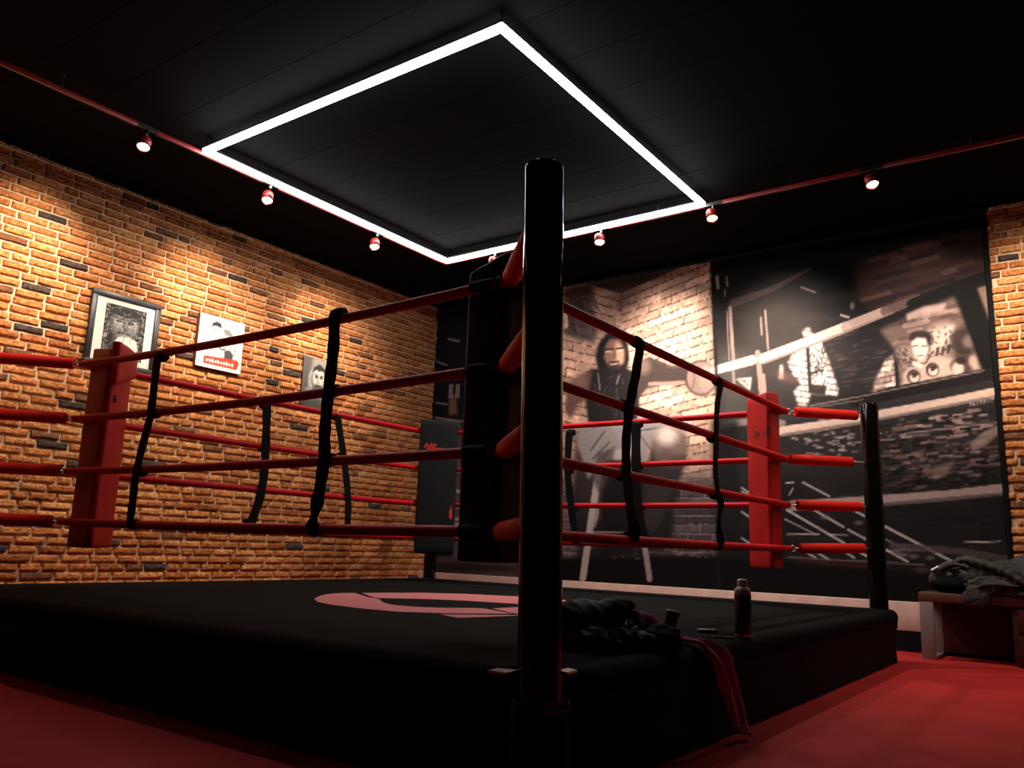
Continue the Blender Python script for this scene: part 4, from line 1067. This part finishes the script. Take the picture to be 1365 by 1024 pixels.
# small upright tumbler at the right of the heap
P=at_z((889,857),ZM); tv=thing('tumbler','small black tapered tumbler beside the magenta towel','tumbler',P)
m_=MB(); axt=(Vector((0,0,1))+HR*.22).normalized(); m_.lathe(P+Vector((0,0,.002))-HF*-.01,axt,[(.018,0),(.0195,.004),(.0245,.085),(.0255,.098)],28); m_.build('cup',M['bottle'],tv)
m_=MB(); m_.lathe(P+Vector((0,0,.002))-HF*-.01+axt*.098,axt,[(.027,0),(.027,.008),(.024,.012),(.01,.0135)],28); m_.build('lid',M['bottle'],tv)
# towel: heap behind the jacket, then a tail over the platform edge
m_=MB(); crumple(m_,lp(.10,.20,.045),(.085,.06,.062),amp=.16,freq=12,seed=12,floor=ZM+.001)
edge=at_y((944,864),PY0-.012)
path=[lp(.15,.13,.03),at_z((893,851),ZM+.018),at_z((908,853),ZM+.014),at_z((930,858),ZM+.012),Vector((edge.x,PY0+.005,ZM-.001)),at_y((957,883),PY0-.022),at_y((969,908),PY0-.026),at_y((977,935),PY0-.032),at_y((984,962),PY0-.04),at_y((988,978),PY0-.055)]
path=smooth_path(path,8); n_=len(path); wds=[.042+.085*max(0,min(1,(i/n_-.36)/.2)) for i in range(n_)]
tw=MB(); K=20; vs=[]
for i,p in enumerate(path):
    t=(path[min(i+1,n_-1)]-path[max(i-1,0)]).normalized()
    sd=(Vector((1,0,0))*(.95)-t*t.x*.95).normalized() if i>n_*.45 else (HF-t*t.dot(HF)).normalized().lerp(Vector((1,0,0)),max(0,i/(n_*.45)-.5)).normalized()
    sd=(sd-t*sd.dot(t)).normalized(); nn=sd.cross(t).normalized()
    if nn.z+(-nn.y)*.5<0: nn=-nn
    for k_ in range(K+1):
        s_=(k_/K-.5); fold=.010*math.sin(s_*11+i*.07)*(.7+.3*math.sin(i*.2))+.002*math.sin(s_*37+i*.2)
        vs.append(p+sd*s_*wds[i]+nn*(fold+.006))
tw.add(vs,[(i*(K+1)+k_,i*(K+1)+k_+1,(i+1)*(K+1)+k_+1,(i+1)*(K+1)+k_) for i in range(n_-1) for k_ in range(K)],0,True)
for v,f in ((m_.v,m_.f),): tw.add(v,f,0,True)
to=tw.build('towel',M['towel']); md=to.modifiers.new('thick','SOLIDIFY'); md.thickness=.004; md.offset=0
tag(to,'magenta towel hanging from the jacket heap over the platform edge','towel')
# bottle
B=at_z((991,849),ZM); B.y=max(B.y,-.508)
bt=thing('bottle','black and steel drinks bottle standing on the canvas edge','bottle',B)
m_=MB(); m_.lathe(B,(0,0,1),[(.028,0),(.031,.003),(.0315,.012)],32); m_.build('base_ring',M['bottle_steel'],bt)
m_=MB(); m_.lathe(B+Vector((0,0,.012)),(0,0,1),[(.0315,0),(.0325,.003),(.0325,.148),(.0315,.150)],32); m_.build('body',M['bottle'],bt)
m_=MB(); m_.lathe(B+Vector((0,0,.162)),(0,0,1),[(.0315,0),(.0315,.012),(.029,.020),(.021,.026),(.019,.03)],32); m_.build('shoulder',M['bottle_steel'],bt)
m_=MB(); m_.lathe(B+Vector((0,0,.190)),(0,0,1),[(.019,0),(.0195,.003),(.0195,.024),(.0175,.028),(.008,.029)],32); m_.build('cap',M['bottle_steel'],bt)
# flat case and thin stick in front of the bottle
c=at_z((942.5,843.5),ZM); f=thing('case','small flat grey case lying left of the bottle','case',c)
m_=MB(); m_.box(c+Vector((0,0,.008)),(.075,.05,.012),bevel=.004,ax=(HR,HF,Vector((0,0,1)))); m_.build('shell',M['dull'],f)
m_=MB(); m_.box(c+Vector((0,0,.0035)),(.070,.046,.004),ax=(HR,HF,Vector((0,0,1)))); m_.build('underside',M['bottle'],f)
a=at_z((949,849.5),ZM+.004); b=at_z((989,851.5),ZM+.004); b.y=max(b.y,-.512)
mid=a.lerp(b,.5); f=thing('pen','thin black pen lying on the canvas below the bottle','pen',(mid.x,mid.y,ZM))
dn=(b-a).normalized()
m_=MB(); m_.tube([a+dn*.02,b-dn*.012],.0042,10); m_.build('barrel',M['bottle'],f)
m_=MB(); m_.tube([a,a+dn*.02],[.0035,.0042],10); m_.build('clip_end',M['dull'],f)
m_=MB(); m_.tube([b-dn*.012,b],[.004,.003],10); m_.build('tip',M['canvas_edge'],f)

# ================================================================== BENCH with jacket
BX0,BX1,BY0,BY1,BZ=3.93,4.285,-.605,-2.35,.432
bn=thing('bench','wooden bench on wide flat steel legs standing in front of the mural','bench',((BX0+BX1)/2,(BY0+BY1)/2,0))
m_=MB(); m_.box(((BX0+BX1)/2,(BY0+BY1)/2,BZ-.03),(BX1-BX0,BY0-BY1,.06),bevel=.004); m_.build('seat_board',M['wood'],bn)
for yc in (BY0-.045,BY1+.045):
    m_=MB()
    for x in (BX0+.012,BX1-.012): m_.box((x,yc,(BZ-.06)/2),(.02,.085,BZ-.06),bevel=.002)
    m_.box(((BX0+BX1)/2,yc,.011),(BX1-BX0-.046,.085,.02),bevel=.002); m_.box(((BX0+BX1)/2,yc,BZ-.07),(BX1-BX0-.046,.085,.018),bevel=.002)
    m_.build('leg_frame',M['leg_steel'],bn)
m_=MB(); m_.box((BX1-.012,(BY0+BY1)/2,.195),(.018,BY0-BY1-.18,.34),bevel=.002); m_.build('shade_panel',M['dark_wood'],bn)  # dark panel added to stand in for the shade under the bench
cx_=(BX0+BX1)/2-.01
cab=MB(); cab.box((cx_,-1.69,.19),(.30,1.10,.35),bevel=.004); cb=cab.build('storage_box',M['dark_wood'],bn)
for zc in (.285,.12):
    m_=MB(); m_.box((cx_-.156,-1.69,zc),(.012,1.04,.14),bevel=.003); dr=m_.build('drawer',M['dark_wood'],cb)
def bp(q,x): return at_x(q,x)
pj=thing('jacket','charcoal padded winter jacket thrown over the bench','jacket',(4.08,-1.05,BZ))
m1=MB(); AX=(Vector((1,0,0)),Vector((0,1,0)),Vector((0,0,1)))
crumple(m1,(4.10,-1.16,BZ+.10),(.15,.42,.12),axes=AX,amp=.16,freq=8,seed=21,floor=BZ+.002,sub=6,crease=.24,cdir=(.4,1,.8))
crumple(m1,(4.03,-1.08,BZ+.05),(.13,.20,.085),axes=AX,amp=.22,freq=11,seed=22,floor=BZ+.002,sub=6,crease=.32,cdir=(.3,.7,1.3))
m1.build('body',M['puffer'],pj)
m5=MB(); crumple(m5,(4.14,-1.36,BZ+.20),(.12,.22,.085),axes=AX,amp=.14,freq=9,seed=27,sub=6,crease=.18,cdir=(.2,1,-.8)); crumple(m5,(4.12,-1.13,BZ+.185),(.07,.12,.045),axes=AX,amp=.2,freq=10,seed=28); m5.build('hood',M['puffer'],pj)
m2=MB(); crumple(m2,(4.015,-.80,BZ+.055),(.10,.125,.062),axes=AX,amp=.16,freq=10,seed=23,floor=BZ+.002); m2.build('lining',M['lining'],pj,label='black lining')
# sleeve: long diagonal fold over the top
sp=smooth_path([bp((1268,752),4.0),bp((1285,746),4.02),bp((1305,750),3.98),bp((1330,758),3.95),bp((1350,768),3.93),bp((1375,784),3.91)],7)
m3=MB(); m3.tube(sp,[.016+.016*math.sin(PI*i/(len(sp)-1))+.004*math.sin(i*1.7) for i in range(len(sp))],14); m3.build('sleeve',M['puffer'],pj)
sp=smooth_path([bp((1252,760),3.99),bp((1262,754),4.0),bp((1275,753),4.0),bp((1292,757),3.99)],7)
m3b=MB(); m3b.tube(sp,[.012+.014*math.sin(PI*min(1,.25+i/(len(sp)))) for i in range(len(sp))],14); m3b.build('sleeve',M['puffer'],pj)
m4=MB(); crumple(m4,(3.915,-.955,BZ-.012),(.022,.085,.075),axes=AX,amp=.2,freq=12,seed=24,sub=5,crease=.18,cdir=(.2,1,.6)); crumple(m4,(3.955,-1.03,BZ+.045),(.05,.15,.052),axes=AX,amp=.25,freq=13,seed=25,sub=6,crease=.36,cdir=(.3,.8,1.2)); m4.build('front_flap',M['puffer'],pj)
c=bp((1244,772),3.97)
m6=MB(); crumple(m6,c,(.02,.026,.042),axes=AX,amp=.35,freq=24,seed=26); m6.build('cuff',M['puffer'],pj)
m7=MB(); a=bp((1241.5,760.5),3.965); b=bp((1251,755.5),3.985); m7.tube([a,b],.008,10); m7.build('cord_lock',M['white_print'],pj,label='white cord end')
allb=MB()
for mm in (m1,m2,m3,m4,m5): allb.add(mm.v,mm.f)
decal(allb.bvh(),[stroke((1344,744.5),(1356,749),1.6)],.004).build('reflective_strip',M['white_print'],pj,label='white reflective strip')
